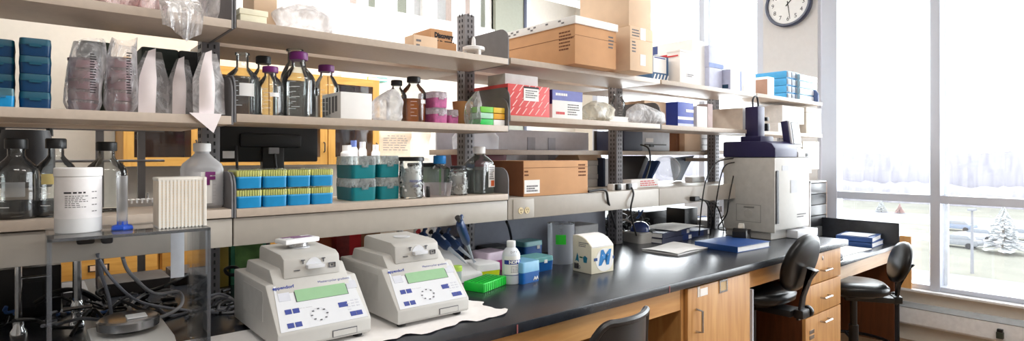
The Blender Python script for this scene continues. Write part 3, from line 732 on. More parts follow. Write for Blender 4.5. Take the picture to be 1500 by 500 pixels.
# bagged petri dishes
m_dish = mat('petri_pink', C(150, 112, 118), .35, noise=.1); m_dishr = film('petri_rim', (.95, .9, .9, 1), C(206, 180, 184), opacity=.55, gloss=.4)
def sleeve(u0, u1, vt, sd, lab):
    Y = 1.93; x0, x1, h = dims(u0, u1, vt, z, Y); w = (x1-x0)*.88; t = bag('petri_dish_sleeve', lab, 'petri dishes', (x0+x1)/2, Y, z, x1-x0, .125, h, m_bag, sd, 'bagged sleeves of petri dishes', pinch=.78, lean=.012)
    n = 5; hs = h*.74
    for k in range(n):
        part('petri_stack', MB().lathe([(w/2*.9, .004+hs*k/n), (w/2*.9, hs*(k+.86)/n)], m_dish, n=24), t)
        part('dish_rim', MB().lathe([(w/2*.94, hs*(k+.86)/n), (w/2*.94, hs*(k+.97)/n+.003)], m_dishr, n=24), t)
    b = MB(); random.seed(sd)
    for i in range(16):
        zz = h*(.25+.035*i); b.box(w*.12, w*.12+w*random.uniform(.12, .2), -.072, -.0715, zz, zz+h*.014, m_ink)
    part('printed_text', b, t)
sleeve(93, 151, 58, 11, 'left clear bag of stacked petri dishes on the middle shelf')
sleeve(151, 199, 56, 12, 'right clear bag of stacked petri dishes with bold print')
m_pchw = mat('pouch_paper', C(250, 240, 242), .7, noise=.02)
def pouch(u0, u1, vt, vb, Y, lab, m_f, hang=0, pw=.46, lean=0):
    x0, x1 = XY(u0, Y), XY(u1, Y); X = (x0+x1)/2; zb = z; h = zat(vt, X, Y)-zb; W = (x1-x0)/2
    t = thing('sterile_pouch', lab, 'pouch', (X, Y, zb), 0, 'standing sterile pouches')
    def f(side):
        def g(i, j):
            x = -W+2*W*i; tp = 1 if j < .55 else 1-.55*((j-.55)/.45)
            bul = .028*side*math.sin(math.pi*i)*math.sin(math.pi*min(1, j*1.1+.05))
            return (x*tp+lean*j*j, bul+.05*j, h*(.02+.98*j)-(hang*(1-j)**4*(.4+.6*i) if hang else 0))
        return g
    part('film', MB().grid(f(1), 12, 16, m_f).grid(f(-1), 12, 16, m_f), t, smooth=70)
    def s(i, j):
        q = f(-1)(.12+pw*i+.06*math.sin(j*4), j); return (q[0]*(1.0), q[1]-.003, q[2])
    def s2(i, j):
        q = f(-1)(.16+pw*i, min(1, j)); k = 1.06*h*j if j > .9 else q[2]
        return (q[0], q[1]-.004, q[2]+(.05*h*(i) if j > .92 else 0))
    part('paper_strip', MB().grid(s2, 8, 16, m_pchw), t, smooth=70)
pouch(193, 247, 71, 165, 1.90, 'leftmost of the three standing paper and film sterile pouches', m_bag, lean=.015)
pouch(245, 286, 83, 165, 1.92, 'middle and shortest of the three standing sterile pouches', m_bag, lean=.012)
pouch(283, 330, 74, 188, 1.835, 'right sterile pouch whose tip hangs below the shelf edge', m_bagw, hang=.0, lean=.012)
x0 = XY(300, 1.812); part('corner_flap', MB().add([(-.04, -.002, .004), (.044, -.002, .004), (.022, -.004, -.052)], [(0, 1, 2)], m_pchw).add([(-.04, -.002, .004), (.044, -.002, .004), (.0, .04, .008)], [(0, 1, 2)], m_pchw), bpy.data.objects['sterile_pouch.002']).location = (x0-bpy.data.objects['sterile_pouch.002'].location.x, 1.812-1.835, 0)
# ================================================================== MIDDLE SHELF, bottles bay
z = MT[1]
G = 'clear screw cap bottles on the middle shelf'
screw_bottle('glass_bottle', 'open-necked clear glass bottle with a white label patch', 'bottle', 355, 78, 1.925, z, 23, group=G, neck=.36, sh=.55, lab=(-2.0, -1.1, .3, .5, m_white))
screw_bottle('glass_bottle', 'black-capped clear glass bottle behind the small purple-capped one', 'bottle', 386, 83, 2.03, z, 19, capm=m_black, group=G, sh=.58)
screw_bottle('glass_bottle', 'small purple-capped clear glass bottle in front of the black-capped one', 'bottle', 396, 98, 1.885, z, 18, capm=m_purple, group=G, sh=.58, neck=.46, lab=(-1.9, -1.2, .38, .46, m_white))
screw_bottle('glass_bottle', 'open glass bottle hidden behind the tallest purple-capped bottle', 'bottle', 432, 73, 2.04, z, 20, group=G, sh=.58, neck=.5)
screw_bottle('glass_bottle', 'tallest purple-capped clear glass bottle', 'bottle', 437.5, 77, 1.90, z, 23.5, capm=m_purple, group=G, sh=.55, neck=.42)
screw_bottle('glass_bottle', 'purple-capped clear glass bottle behind the plain white box', 'bottle', 478, 96, 1.97, z, 18, capm=m_purple, group=G, sh=.58, neck=.48)
t, w, d, h = carton('carton', 'plain white box with a printed side beside the purple-capped bottles', 'box', 499, 545, 134, z, 1.84, .16, m_paper, lid=.0, hh=None)
for k in range(5): lines(t, 1, -.07+k*.026, -.052+k*.026, h*(.1+.04*k), h*.9, -w/2, m_inkg, 'S', k, th=.9)
# flask in a bag, brown bottle etc.
x = XY(575, 1.93); t, r, h = screw_bottle('glass_bottle', 'black-capped bottle leaning in a clear bag', 'bottle', 581, 118, 1.98, z, 15, capm=m_black, sh=.6)
b_ = bag('plastic_bag', 'bulging clear plastic bag beside the plain white box', 'bag', XY(566, 1.89), 1.89, z, .112, .085, .115, m_bagw, 21, pinch=.35, lean=.02)
m_amber = film('amber_liquid', (.8, .42, .12, 1), C(206, 116, 44), opacity=.75, gloss=.3)
screw_bottle('glass_bottle', 'black-capped bottle half full of amber liquid', 'bottle', 606, 113, 1.95, z, 18, capm=m_black, liquid=(.52, m_amber), sh=.62, lab=(-1.5, -.9, .42, .5, m_white))
m_pinkb = mat('tip_pink', C(200, 104, 160), .4, noise=.2, scale=90); m_pinkl = film('pink_lid', (.95, .9, .95, 1), C(244, 236, 244), opacity=.85, gloss=.25, wrinkle=.2, scale=40)
m_lidc[m_pinkb.name] = m_pinkl
tipstack(636, 657, 133, 2, 1.885, .13, '%s pink tip box of the stack wrapped in clear film', m_pinkb, 'pink tip boxes', z)
r_, *_ = tipstack(658, 673, 160, 1, 1.90, .10, '%s small pink tip box right of the pink stack', m_pinkb, 'pink tip boxes', z); r_[0]['label'] = 'small pink tip box right of the pink stack'
x = XY(676, 1.96); t = thing('paper_tub', 'tan cardboard tub of white tubes in a clear bag', 'tub', (x, 1.95, z)); 
part('tub', MB().loft([(0, .036, .036, 2), (.10, .044, .044, 2)], mat('tub_tan', C(178, 130, 78), .7), n=28), t)
bag('plastic_bag', 'clear plastic bag with a pointed corner beside the green and yellow boxes', 'bag', XY(694, 1.86), 1.87, z, .06, .06, .135, m_bag, 24, pinch=.1, lean=.025, topw=.25)
m_grn = mat('green_box', C(50, 200, 90), .4); m_grn2 = mat('lime_box', C(120, 206, 70), .4); m_ylw = mat('yellow_box', C(246, 206, 70), .45); m_ora = mat('amber_box', C(240, 176, 40), .45)
for k, (gm, ym, l) in enumerate(((m_grn, m_paper, 'bottom'), (mat('pale_green_box', C(176, 222, 196), .4), m_ora, 'middle'), (m_grn2, m_ylw, 'top'))):
    x0, x1 = XY(704, 1.84), XY(739, 1.84); hh = .0255
    t = thing('slide_box', '%s flat green and yellow slide box of the stack at the shelf end' % l if k else 'bottom flat green and white slide box of the stack at the shelf end', 'box', ((x0+x1)/2, 1.90, z+k*hh), 0, 'flat slide boxes')
    w = x1-x0; part('tray', MB().box(-w/2, w*.05, -.06, .06, .001, hh-.001, gm, bev=.003), t); part('sleeve', MB().box(w*.03, w/2, -.062, .062, .0005, hh-.002, ym, bev=.002), t)
# ================================================================== MIDDLE SHELF, carton bay
z = MT[2]
m_redb = mat('red_box', C(222, 84, 84), .55); m_redw = mat('slash_white', C(246, 200, 196), .6)
t, w, d, h = carton('carton', 'red box with rows of white slashes on the middle shelf', 'box', 744, 805, 122, z, 1.835, .24, m_redb)
b = MB(); random.seed(5)
for r_ in range(4):
    for k in range(7):
        x = -w/2+.006+k*w/6.6+(r_ % 2)*.018; zz = h*(.06+.245*r_)
        if x+.03 < w/2: b.prism([(x, zz), (x+.006, zz), (x+.03, zz+h*.2), (x+.024, zz+h*.2)], 'Y', -d/2-.0008, -d/2, m_redw)
part('slash_pattern', b, t); decal(t, -w*.14, w*.22, h*.5, h*.96, -d/2-.001, m_paper, label='white address label')
decal(t, -w*.14, w*.22, h*.90, h*.96, -d/2-.0022, m_ink, name='label_bar', t=.0005); lines(t, 4, -w*.1, w*.18, h*.58, h*.86, -d/2-.0022, m_inkg)
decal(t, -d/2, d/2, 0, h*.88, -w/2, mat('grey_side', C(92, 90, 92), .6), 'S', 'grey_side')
carton('carton', 'pale grey flat box lying on the red box', 'box', 740, 788, 107, z+h+.001, 1.86, .12, mat('greywhite_card', C(206, 204, 204), .6))
t, w, d, h = carton('carton', 'white box with a violet-blue top band beside the red box', 'box', 809, 853, 131, z, 1.838, .15, m_paper)
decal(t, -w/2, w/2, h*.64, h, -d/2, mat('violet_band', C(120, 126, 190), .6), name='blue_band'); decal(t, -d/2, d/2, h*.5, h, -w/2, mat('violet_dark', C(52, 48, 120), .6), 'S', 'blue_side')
txt(t, 'BioRad', h*.13, (-w*.22, -d/2-.0018, h*.86), m=m_paper, **FR) if False else lines(t, 1, -w*.4, -w*.02, h*.8, h*.9, -d/2-.0013, m_paper, th=.9)
lines(t, 1, -w*.38, -w*.1, h*.14, h*.24, -d/2, m_inkr, th=.9); lines(t, 5, .0, w*.4, h*.12, h*.55, -d/2, m_inkg, seed=8)
bag('plastic_bag', 'crumpled clear bag of parts beside the violet-banded box', 'bag', XY(876, 1.90), 1.90, z, .18, .12, .10, film('bag_tan', (.97, .96, .93, 1), C(240, 236, 222), opacity=.75, gloss=.2, rough=.2, wrinkle=.5, scale=24), 31, pinch=.5)
t, w, d, h = carton('carton', 'low white box in front of the clear bottle on the middle shelf', 'box', 893, 921, 170, z, 1.84, .09, m_paper)
screw_bottle('plastic_bottle', 'clear plastic bottle standing behind the low white box', 'bottle', 905, 138, 1.97, z, 10.5, sh=.68, wall=m_clear, neck=.5)
bag('plastic_bag', 'large crumpled clear plastic bag at the joint of the middle shelves', 'bag', XY(950, 1.84), 1.85, z, .32, .07, .10, m_bagw, 33, pinch=.3, lean=-.05)
z = MT[3]
t, w, d, h = carton('carton', 'beige open-topped carton behind the large crumpled bag', 'box', 944, 990, 148, z, 1.93, .16, m_card2, hh=.14)
t, w, d, h = carton('carton', 'royal blue box with white bands on the middle shelf', 'box', 993, 1016, 149, z, 1.85, .12, mat('royal_blue', C(44, 70, 172), .5))
decal(t, -w/2, w/2, h*.28, h*.40, -d/2, m_paper, name='white_band'); decal(t, 0, w/2, h*.6, h*.72, -d/2, m_paper, name='white_patch'); decal(t, -w/2, w/2, 0, h*.12, -d/2, m_lav, name='base_band')
carton('carton', 'plain white upright box right of the royal blue box', 'box', 1021, 1036, 155, z, 1.84, .1, m_paper)
carton('carton', 'narrow pinkish carton between white box and post', 'box', 1037, 1044, 152, z, 1.90, .08, mat('pinkish_card', C(214, 196, 196), .7))
m_wcard = mat('white_card', C(236, 232, 228), .7)
t, w, d, h = carton('carton', 'wide cream box with a white end on the middle shelf', 'box', 1088, 1112, 158, z, 1.85, .27, m_wcard)
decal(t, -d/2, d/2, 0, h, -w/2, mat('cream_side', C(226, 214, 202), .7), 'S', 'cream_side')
z = MT[4]
t, w, d, h = carton('carton', 'white box on the last middle shelf behind the camera tower', 'box', 1140, 1165, 180, z, 1.84, .2, m_wcard)
t, w1, d, h1 = carton('carton', 'white carton resting on the box behind the camera tower', 'box', 1146, 1178, 154, z+h+.001, 1.84, .3, m_wcard)
t, w, d, h = carton('carton', 'tall cream carton at the window end of the middle shelf', 'box', 1181, 1203, 157, z, 1.83, .2, mat('cream_card', C(234, 226, 214), .7), seam=.8)
# ================================================================== LOWEST SHELF, left bay
z = LT[0]
G = 'large clear bottles on the lowest shelf'
m_lq = film('pale_liquid', (.86, .9, .9, 1), C(150, 160, 160), opacity=.15, gloss=.3)
for u, vt, Y, rp, lab, lb in ((24, 203, 1.90, 27, 'large black-capped clear bottle at the left edge of the lowest shelf', (-2.2, -1.2, .28, .46, m_frost)),
                              (82, 203, 1.905, 25, 'large black-capped clear bottle behind the white powder jar', (-2.3, -1.4, .42, .55, mat('label_yellow', C(214, 196, 130), .7))),
                              (156, 208, 1.97, 26, 'large black-capped clear bottle behind the measuring cylinder', None)):
    x = XY(u, Y); t, r, h = screw_bottle('glass_bottle', lab, 'bottle', u, vt, Y, z, rp, capm=m_black, group=G, sh=.55, neck=.38, cap_h=.13, lab=lb)
    if u != 156: part('liquid', MB().lathe([(r*.9, .008), (r*.94, .014), (r*.94, h*.22), (.001, h*.22)], film('dark_liquid', (.5, .52, .55, 1), C(60, 64, 70), opacity=.4, gloss=.3), n=28), t)
Y = 1.94; x = XY(296, Y); h = zat(210, x, Y)-z; r = px(27, (x, Y))
t = thing('plastic_bottle', 'white plastic bottle with a large purple letter F on its label', 'bottle', (x, Y, z))
part('bottle_body', MB().loft([(0, r*.9, r*.9, 3), (.008, r, r, 3), (h*.6, r, r, 3), (h*.68, r*.92, r*.92, 2.6), (h*.78, r*.55, r*.55, 2), (h*.84, r*.36, r*.36, 2), (h*.88, r*.36, r*.36, 2)], m_hdpe, n=32), t)
part('cap', MB().lathe([(r*.42, h*.87), (r*.43, h*.88), (r*.43, h*.99), (r*.38, h)], m_white, n=26), t)
def wraplabel(t, r, a0, a1, z0, z1, m, name='label', k=10):
    b = MB(); vs = []
    for i in range(k+1):
        a = a0+(a1-a0)*i/k; vs += [(r*math.cos(a), r*math.sin(a), z0), (r*math.cos(a), r*math.sin(a), z1)]
    b.add(vs, [(2*i, 2*i+2, 2*i+3, 2*i+1) for i in range(k)], m); return part(name, b, t)
wraplabel(t, r*1.03, -2.3, -.4, h*.08, h*.56, m_paper)
def on_cyl(parent, s, size, r, ang, zc, m, **kw):
    c, sn = math.cos(ang), math.sin(ang); return txt(parent, s, size, (r*c, r*sn, zc), right=(-sn, c, 0), up=(0, 0, 1), m=m, **kw)
on_cyl(t, 'F', h*.25, r*1.055, -1.42, h*.45, m_inkp, bold=.003, sx=1.2)
for i in range(6): on_cyl(t, '—— —— —', h*.04, r*1.055, -.95, h*(.42-.055*i), m_inkg, name='printed_lines')
# small white rack on the far low shelf
p = onZ(205, 302, 1.258); t = thing('tube_rack', 'small white ridged rack behind the measuring cylinder', 'rack', (p[0], 2.36, 1.258))
b = MB().box(-.07, .07, -.03, .03, 0, .018, m_white)
for k in range(9): b.box(-.066+k*.0155, -.056+k*.0155, -.03, .03, .018, .03, m_white)
part('body', b, t)
# ring-stand lattice on the far side
t = thing('lattice_stand', 'dark metal rod lattice standing behind the left bottles', 'stand', (0, 2.75, .93))
x1, x2 = XY(146, 2.75), XY(207, 2.75)
for x, l in ((x1, .70), (x2, .68)): part('upright', MB().box(x-.013, x+.013, -.01, .01, .0, l, m_post), t)
for v in (190, 236): zz = zat(v, x1, 2.75)-.93; part('crossbar', MB().tube([(XY(-10, 2.75), -.014, zz), (XY(240, 2.75), -.014, zz)], .005, m_post, smooth=False), t)
part('hook', MB().tube([(x2+.02, -.02, .36), (x2+.02, -.02, .33), (x2+.035, -.02, .315), (x2+.05, -.02, .33)], .004, m_steel), t)
# dark appliance behind the left bottles
p = onY(38, 200, 2.5); t = thing('black_kettle', 'round black lidded appliance behind the left clear bottle', 'appliance', (p[0], 2.62, .93))
part('stand', MB().lathe([(.06, 0), (.06, .40)], m_rail, n=28), t); part('body', MB().lathe([(.07, .40), (.08, .43), (.08, .53), (.065, .60)], m_dark, n=28), t)
part('handle', MB().tube([(-.065, 0, .58), (-.05, 0, .63), (.05, 0, .63), (.065, 0, .58)], .010, m_black), t)
# ================================================================== LOWEST SHELF, second bay
z = LT[1]
def fulltip(u0, u1, vt, zb, Y, dp, lab, mb_, grp):
    x0, x1, h = dims(u0, u1, vt, zb, Y); w = x1-x0
    t = thing('pipette_tip_box', lab, 'tip box', ((x0+x1)/2, Y+dp/2, zb), 0, grp)
    part('base', MB().loft([(0.0005, w/2*.95, dp/2*.97, 10), (h*.06, w/2*.97, dp/2*.97, 10), (h*.52, w/2*.98, dp/2*.98, 10)], mb_, n=36), t)
    part('rim', MB().loft([(h*.52, w/2*.995, dp/2*.99, 10), (h*.60, w/2*.995, dp/2*.99, 10)], m_ltblue, n=36), t)
    b = MB(); n = 10
    for i in range(n):
        xx = -w*.44+w*.88*i/(n-1)
        for yy in (-dp*.44, -dp*.25, dp*.4): b.tube([(xx, yy, h*.6), (xx, yy, h*.9)], [w*.036, w*.043], m_yel, n=6, smooth=False)
    for j in range(8):
        yy = -dp*.40+dp*.8*j/7; b.tube([(-w*.45, yy, h*.6), (-w*.45, yy, h*.9)], [w*.03, w*.036], m_yel, n=6, smooth=False)
    b.box(-w*.42, w*.42, -dp*.36, dp*.42, h*.6, h*.84, mat('tip_gap_brightener', C(222, 222, 150), .6)); part('tips', b, t)  # pale inner block added to brighten the gaps between tips
    part('lid', MB().loft([(h*.60, w/2*.985, dp/2*.985, 10), (h*.95, w/2*.96, dp/2*.97, 10), (h*.995, w/2*.93, dp/2*.95, 10)], film('tip_lid', (.96, .98, .98, 1), C(232, 238, 226), opacity=.08, gloss=.2), n=36, capb=False), t)
    return t, w, h
us = [(347, 385), (385.5, 423.5), (424, 461), (461.5, 494.5)]; od = ['first', 'second', 'third', 'fourth']
t0, w0_, h0 = fulltip(347, 385, 277, z, 1.835, .115, 'lower yellow-tipped blue tip box first from the shelf end plate', m_cyan, 'yellow-tipped blue tip boxes')
tt = dup(t0, (t0.location.x, t0.location.y, z+h0), 'upper yellow-tipped blue tip box first from the shelf end plate')
for k in range(1, 4):
    x = t0.location.x+k*(w0_+.0015)
    dup(t0, (x, t0.location.y, z), 'lower yellow-tipped blue tip box %s from the shelf end plate' % od[k]); dup(t0, (x, t0.location.y, z+h0), 'upper yellow-tipped blue tip box %s from the shelf end plate' % od[k])
tipstack(516, 553, 229, 2, 1.87, .15, '%s teal tip box of the left film-wrapped pair', m_teal, 'film-wrapped teal tip boxes', z)
tipstack(556, 587, 228, 2, 1.875, .15, '%s teal tip box of the right film-wrapped pair', m_teal, 'film-wrapped teal tip boxes', z)
for o in [o for o in bpy.data.objects if o.get('group') == 'film-wrapped teal tip boxes']:
    pass
def jar(name, label, u, vt, Y, rp, capm, fill, caph=.1, neck=.86, writing=None):
    x = XY(u, Y); h = zat(vt, x, Y)-z; r = px(rp, (x, Y)); t = thing(name, label, 'jar', (x, Y, z))
    part('glass_body', MB().lathe([(r*.9, .001), (r, .008), (r, h*.80), (r*neck, h*.87), (r*neck, h*.92)], m_glass, n=32, capt=False), t)
    part('lid', MB().lathe([(r*neck*1.08, h*(1-caph)), (r*neck*1.1, h*(1-caph)+.001), (r*neck*1.1, h-.002), (r*neck*1.02, h)], capm, n=32), t)
    part('brightening_core', MB().lathe([(r*.74, .006), (r*.76, .01), (r*.74, h*fill*.97), (r*.3, h*fill*1.02)], m_white, n=24), t)  # white core added so gaps between the tubes read bright
    b = MB(); random.seed(int(u))
    for i in range(int(150)):
        a = random.random()*6.28; q = r*.86*math.sqrt(random.random()); zz = .008+random.random()*h*fill
        d = Vector((random.uniform(-1, 1), random.uniform(-1, 1), random.uniform(-1, 1))).normalized()*.009
        c = Vector((q*math.cos(a), q*math.sin(a), zz)); b.tube([c-d, c+d], [.0055, .003], m_white, n=5, smooth=False)
    o = part('tubes', b, t); o['kind'] = 'stuff'
    if writing:
        for i, s in enumerate(writing): on_cyl(t, s, h*.085, r*1.01, -1.75, h*(.42-.11*i), m_inkb, sx=.75, name='handwriting')
    return t
jar('storage_jar', 'tall glass jar of white tubes with black lid and handwriting', 602.5, 230, 1.875, 17.5, m_black, .72, caph=.1, neck=.96, writing=['MAXIMUM', '1.5mL'])
jar('storage_jar', 'short glass jar of white tubes with dark lid', 671, 243, 1.90, 14.5, m_dark, .68, caph=.09, neck=.72, writing=['—— —'])
x = XY(620, 2.02); t = thing('lidded_box', 'black-lidded container behind the tall jar', 'container', (x+.01, 2.03, z)); part('body', MB().box(-.05, .05, -.04, .04, 0, .115, m_frost, bev=.006), t); part('lid', MB().box(-.055, .055, -.045, .045, .115, .13, m_black, bev=.005), t)
Y = 1.96; x = XY(644, Y); h = zat(228, x, Y)-z; r = px(15, (x, Y)); t = thing('square_bottle', 'square clear bottle with a bright blue cap', 'bottle', (x, Y, z))
part('bottle_body', MB().loft([(.001, r*.95, r*.95, 6), (h*.55, r, r, 6), (h*.66, r*.9, r*.9, 4), (h*.75, r*.5, r*.5, 2), (h*.84, r*.45, r*.45, 2)], m_glass, n=32), t)
part('cap', MB().lathe([(r*.60, h*.79), (r*.62, h*.80), (r*.62, h*.985), (r*.55, h)], mat('cap_blue', C(26, 130, 206), .4), n=28), t)
p = XY(627, 1.87); t = thing('vial', 'tiny dark-capped vial between the two jars', 'vial', (p, 1.87, z)); part('body', MB().lathe([(.008, 0), (.008, .03), (.006, .033)], m_black, n=14), t); part('cap', MB().lathe([(.007, .033), (.007, .042)], m_dark, n=14), t)
p = XY(640, 1.885); t = thing('plastic_tray', 'low clear plastic tray in front of the blue-capped bottle', 'tray', (p, 1.885, z)); part('walls', MB().loft([(0, .05, .03, 6), (.055, .056, .035, 6)], film('tray_pink', (.96, .93, .94, 1), C(206, 196, 200), opacity=.3, gloss=.3), n=32, capt=False), t)
p = XY(633, 2.05); t = thing('green_bin', 'small green box behind the blue-capped bottle', 'box', (p, 2.06, z)); part('box', MB().box(-.04, .04, -.02, .02, 0, .115, mat('grass_green', C(74, 150, 60), .5), bev=.003), t)
# large square media bottle
Y = 1.92; x = XY(702, Y); h = zat(215, x, Y)-z; r = px(17.5, (x, Y))
t = thing('square_bottle', 'large square clear bottle with white cap and orange mark on label', 'bottle', (x, Y, z), 18)
part('bottle_body', MB().loft([(.001, r*.93, r*.93, 7), (.006, r, r, 7), (h*.62, r, r, 7), (h*.70, r*.92, r*.92, 4), (h*.82, r*.48, r*.48, 2), (h*.88, r*.42, r*.42, 2)], m_glass, n=36), t)
part('cap', MB().lathe([(r*.5, h*.85), (r*.52, h*.86), (r*.52, h*.985), (r*.46, h)], m_white, n=28), t)
part('liquid', MB().loft([(.004, r*.93, r*.93, 7), (h*.5, r*.94, r*.94, 7)], m_lq, n=36), t)
lb = MB().box(-r*.1, r*.8, -r*1.02, -r*1.0, h*.14, h*.60, m_paper).box(r*.25, r*.72, -r*1.03, -r*1.02, h*.16, h*.28, mat('orange_mark', C(230, 110, 60), .6)); part('label', lb, t)
lines(t, 7, 0, r*.7, h*.3, h*.58, -r*1.02, m_inkg, seed=3)
# maroon bin with frosted box on it (far side)
m_mar = mat('maroon', C(116, 32, 52), .5)
x0, x1 = XY(684, 2.22), XY(746, 2.22); w = x1-x0; hh = zat(219, x1, 2.22)-1.258
t = thing('maroon_bin', 'maroon open bin with grey rim behind the large square bottle', 'bin', ((x0+x1)/2, 2.30, 1.258))
part('body', MB().loft([(0, w/2*.88, .07, 8), (hh*.94, w/2*.99, .08, 8)], m_mar, n=36), t); part('rim', MB().loft([(hh*.93, w/2*1.02, .086, 8), (hh, w/2*1.02, .086, 8)], mat('bin_rim', C(150, 130, 138), .5), n=36), t)
t = thing('frosted_box', 'frosted plastic box resting on the maroon bin', 'box', ((x0+x1)/2-.02, 2.30, 1.259+hh)); part('body', MB().loft([(0, .115, .06, 7), (.06, .115, .06, 7), (.085, .10, .05, 4)], m_frost, n=36), t)
# black monitor seen from behind
x0, x1 = XY(322, 2.36), XY(467, 2.36); w = x1-x0; zb = zat(238, x0, 2.36); zt = 1.60
t = thing('monitor', 'black flat monitor seen from behind with a white sticker', 'monitor', ((x0+x1)/2, 2.38, 1.258))
part('screen_back', MB().box(-w/2, w/2, -.012, .025, zb-1.258, zt-1.258, m_black, bev=.008).box(-w*.32, w*.3, -.035, -.01, zb-1.2, zt-1.33, m_black, bev=.012), t)
part('stand', MB().box(-w*.1, w*.12, -.03, .01, .01, zb-1.2, m_black, bev=.006).box(-.11, .11, -.08, .08, 0, .012, m_black, bev=.004), t)
part('sticker', MB().box(-w*.47, -w*.36, -.0135, -.012, zb-1.243, zb-1.215, m_paper), t, 'white sticker')
part('plug', MB().box(-.02, .02, -.048, -.034, .19, .215, mat('plug_grey', C(150, 150, 154), .5), bev=.003), t)
part('cable', MB().tube([(-w*.35, -.02, .22), (-w*.36, -.045, .17), (-w*.35, -.05, .08), (-w*.3, -.06, .03)], .005, m_dark), t); part('cable', MB().tube([(0, -.05, .19), (.01, -.06, .1), (.05, -.06, .04), (.15, -.06, .015)], .006, m_black), t)
# pill bottles on the far shelf behind
for u, vt, l in ((550, 212, 'small white pill bottle left of the pair behind the teal boxes'), (518, 206, 'white blue-capped pill bottle behind the teal boxes'), (531, 208, 'white pill bottle right of the blue-capped one'), (508, 213, 'squat white jar behind the teal boxes')):
    Y = 4.3; x = XY(u, Y); zb = 1.39 if False else 1.30; p = (x, Y); r = px(6 if u != 508 else 9, p); h = zat(vt, x, Y)-zb
    t = thing('pill_bottle', l, 'bottle', (x, Y, zb)); part('body', MB().lathe([(r*.9, 0), (r, .01), (r, h*.72), (r*.7, h*.8)], m_white, n=20), t); part('cap', MB().lathe([(r*.72, h*.8), (r*.72, h)], mat('cap_periwinkle', C(110, 130, 200), .5) if u == 518 else m_white, n=20), t)
solo('wall_shelf', MB().box(1.9, 2.75, 4.18, 4.45, 1.28, 1.299, m_white), 'narrow white shelf carrying the pill bottles on the far side', 'shelf')
for x in (2.0, 2.65): pass
solo('shelf_riser', MB().box(1.92, 1.95, 4.2, 4.44, .921, 1.279, m_white).box(2.70, 2.73, 4.2, 4.44, .921, 1.279, m_white).box(1.95, 2.70, 4.42, 4.44, .921, 1.279, m_wall), 'white riser below the pill bottle shelf on the far counter', 'riser')
# slate partition
m_slate = mat('slate_partition', C(200, 202, 214), .3, noise=.05)
t = thing('partition', 'slate grey partition panel behind the pipettes and cardboard box', 'partition', (0, 2.50, BT))
xa, xb = XY(640, 2.5), XY(862, 2.5); part('panel', MB().box(xa, xb, 0, .012, .0, .66, m_slate), t)
solo('back_panel', MB().box(1.575, 2.56, 2.176, 2.186, BT+.0005, 1.166, mat('slate_blue', C(150, 155, 172), .4, noise=.04)), 'slate blue panel under the raceway behind the pipettes and blue boxes', 'panel')
st = MB()
for u in (778, 808): xx = XY(u, 2.5); st.box(xx-.03, xx+.03, -.004, 0, .40, .62, mat('slate_streak', C(166, 170, 186), .3))  # two upright strips toned apart from the panel
part('panel_strip', st, t)
# ================================================================== RACEWAY TOP, bays 3 and 4
z = RT+.001
t, w, d, h = carton('carton', 'brown cardboard box with a white label on the raceway', 'box', 767, 861, 236, z, 1.84, .25, m_card, seam=None)
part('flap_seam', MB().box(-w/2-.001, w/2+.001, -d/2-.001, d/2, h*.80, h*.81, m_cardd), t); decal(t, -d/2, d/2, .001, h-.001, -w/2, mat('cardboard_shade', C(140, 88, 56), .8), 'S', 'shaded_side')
decal(t, -w*.49, -w*.27, h*.08, h*.46, -d/2, m_paper); lines(t, 3, -w*.46, -w*.30, h*.12, h*.32, -d/2-.0012, m_inkg, th=.6)
lines(t, 4, w*.34, w*.48, h*.5, h*.92, -d/2, m_cardd, seed=12); lines(t, 2, -w*.49, -w*.43, h*.55, h*.75, -d/2, m_cardd, seed=13)
# paper trays
zl = 1.258
for k, z in ((2, zl), (3, zl)):
    solo('far_side_shelf', MB().box(XN[k]+.03, XN[k+1]-.03, 2.17, 2.46, 1.233, 1.2575, m_shelf, bev=.002), 'low far side shelf %s' % ('behind the cardboard box' if k == 2 else 'carrying the clear dome and folders'), 'shelf')
Y = 2.24; x0, x1 = XY(858, Y), XY(884, Y)
zc = zl
for k, (hh, l) in enumerate(((.045, 'bottom'), (.03, 'second'), (.05, 'third'), (.03, 'top'))):
    t = thing('paper_stack', '%s layer of the white paper pile beside the cardboard box' % l, 'papers', ((x0+x1)/2-.02*(k % 2), Y+.1, zc+.0005), 3*(-1)**k, 'white paper pile on the far shelf')
    part('sheets', MB().box(-.14, .14, -.1, .1, 0, hh-.001, [m_paper, m_white][k % 2], bev=.002), t); zc += hh
t = thing('carton', 'tan folded carton lying on top of the white paper pile', 'box', ((x0+x1)/2-.03, Y+.1, zc+.001)); part('box', MB().prism([(-.1, 0), (.11, 0), (.05, .045), (-.08, .05)], 'X', -.1, .1, m_card2), t)
x = XY(885, 2.2); t = thing('binder', 'dark navy upright binder beside the white paper pile', 'binder', (x, 2.2, zl)); part('cover', MB().box(-.012, .012, 0, .2, 0, .17, mat('navy_binder', C(32, 44, 74), .5), bev=.003), t); part('pages', MB().box(.012, .045, .004, .2, .004, .165, m_paper), t)
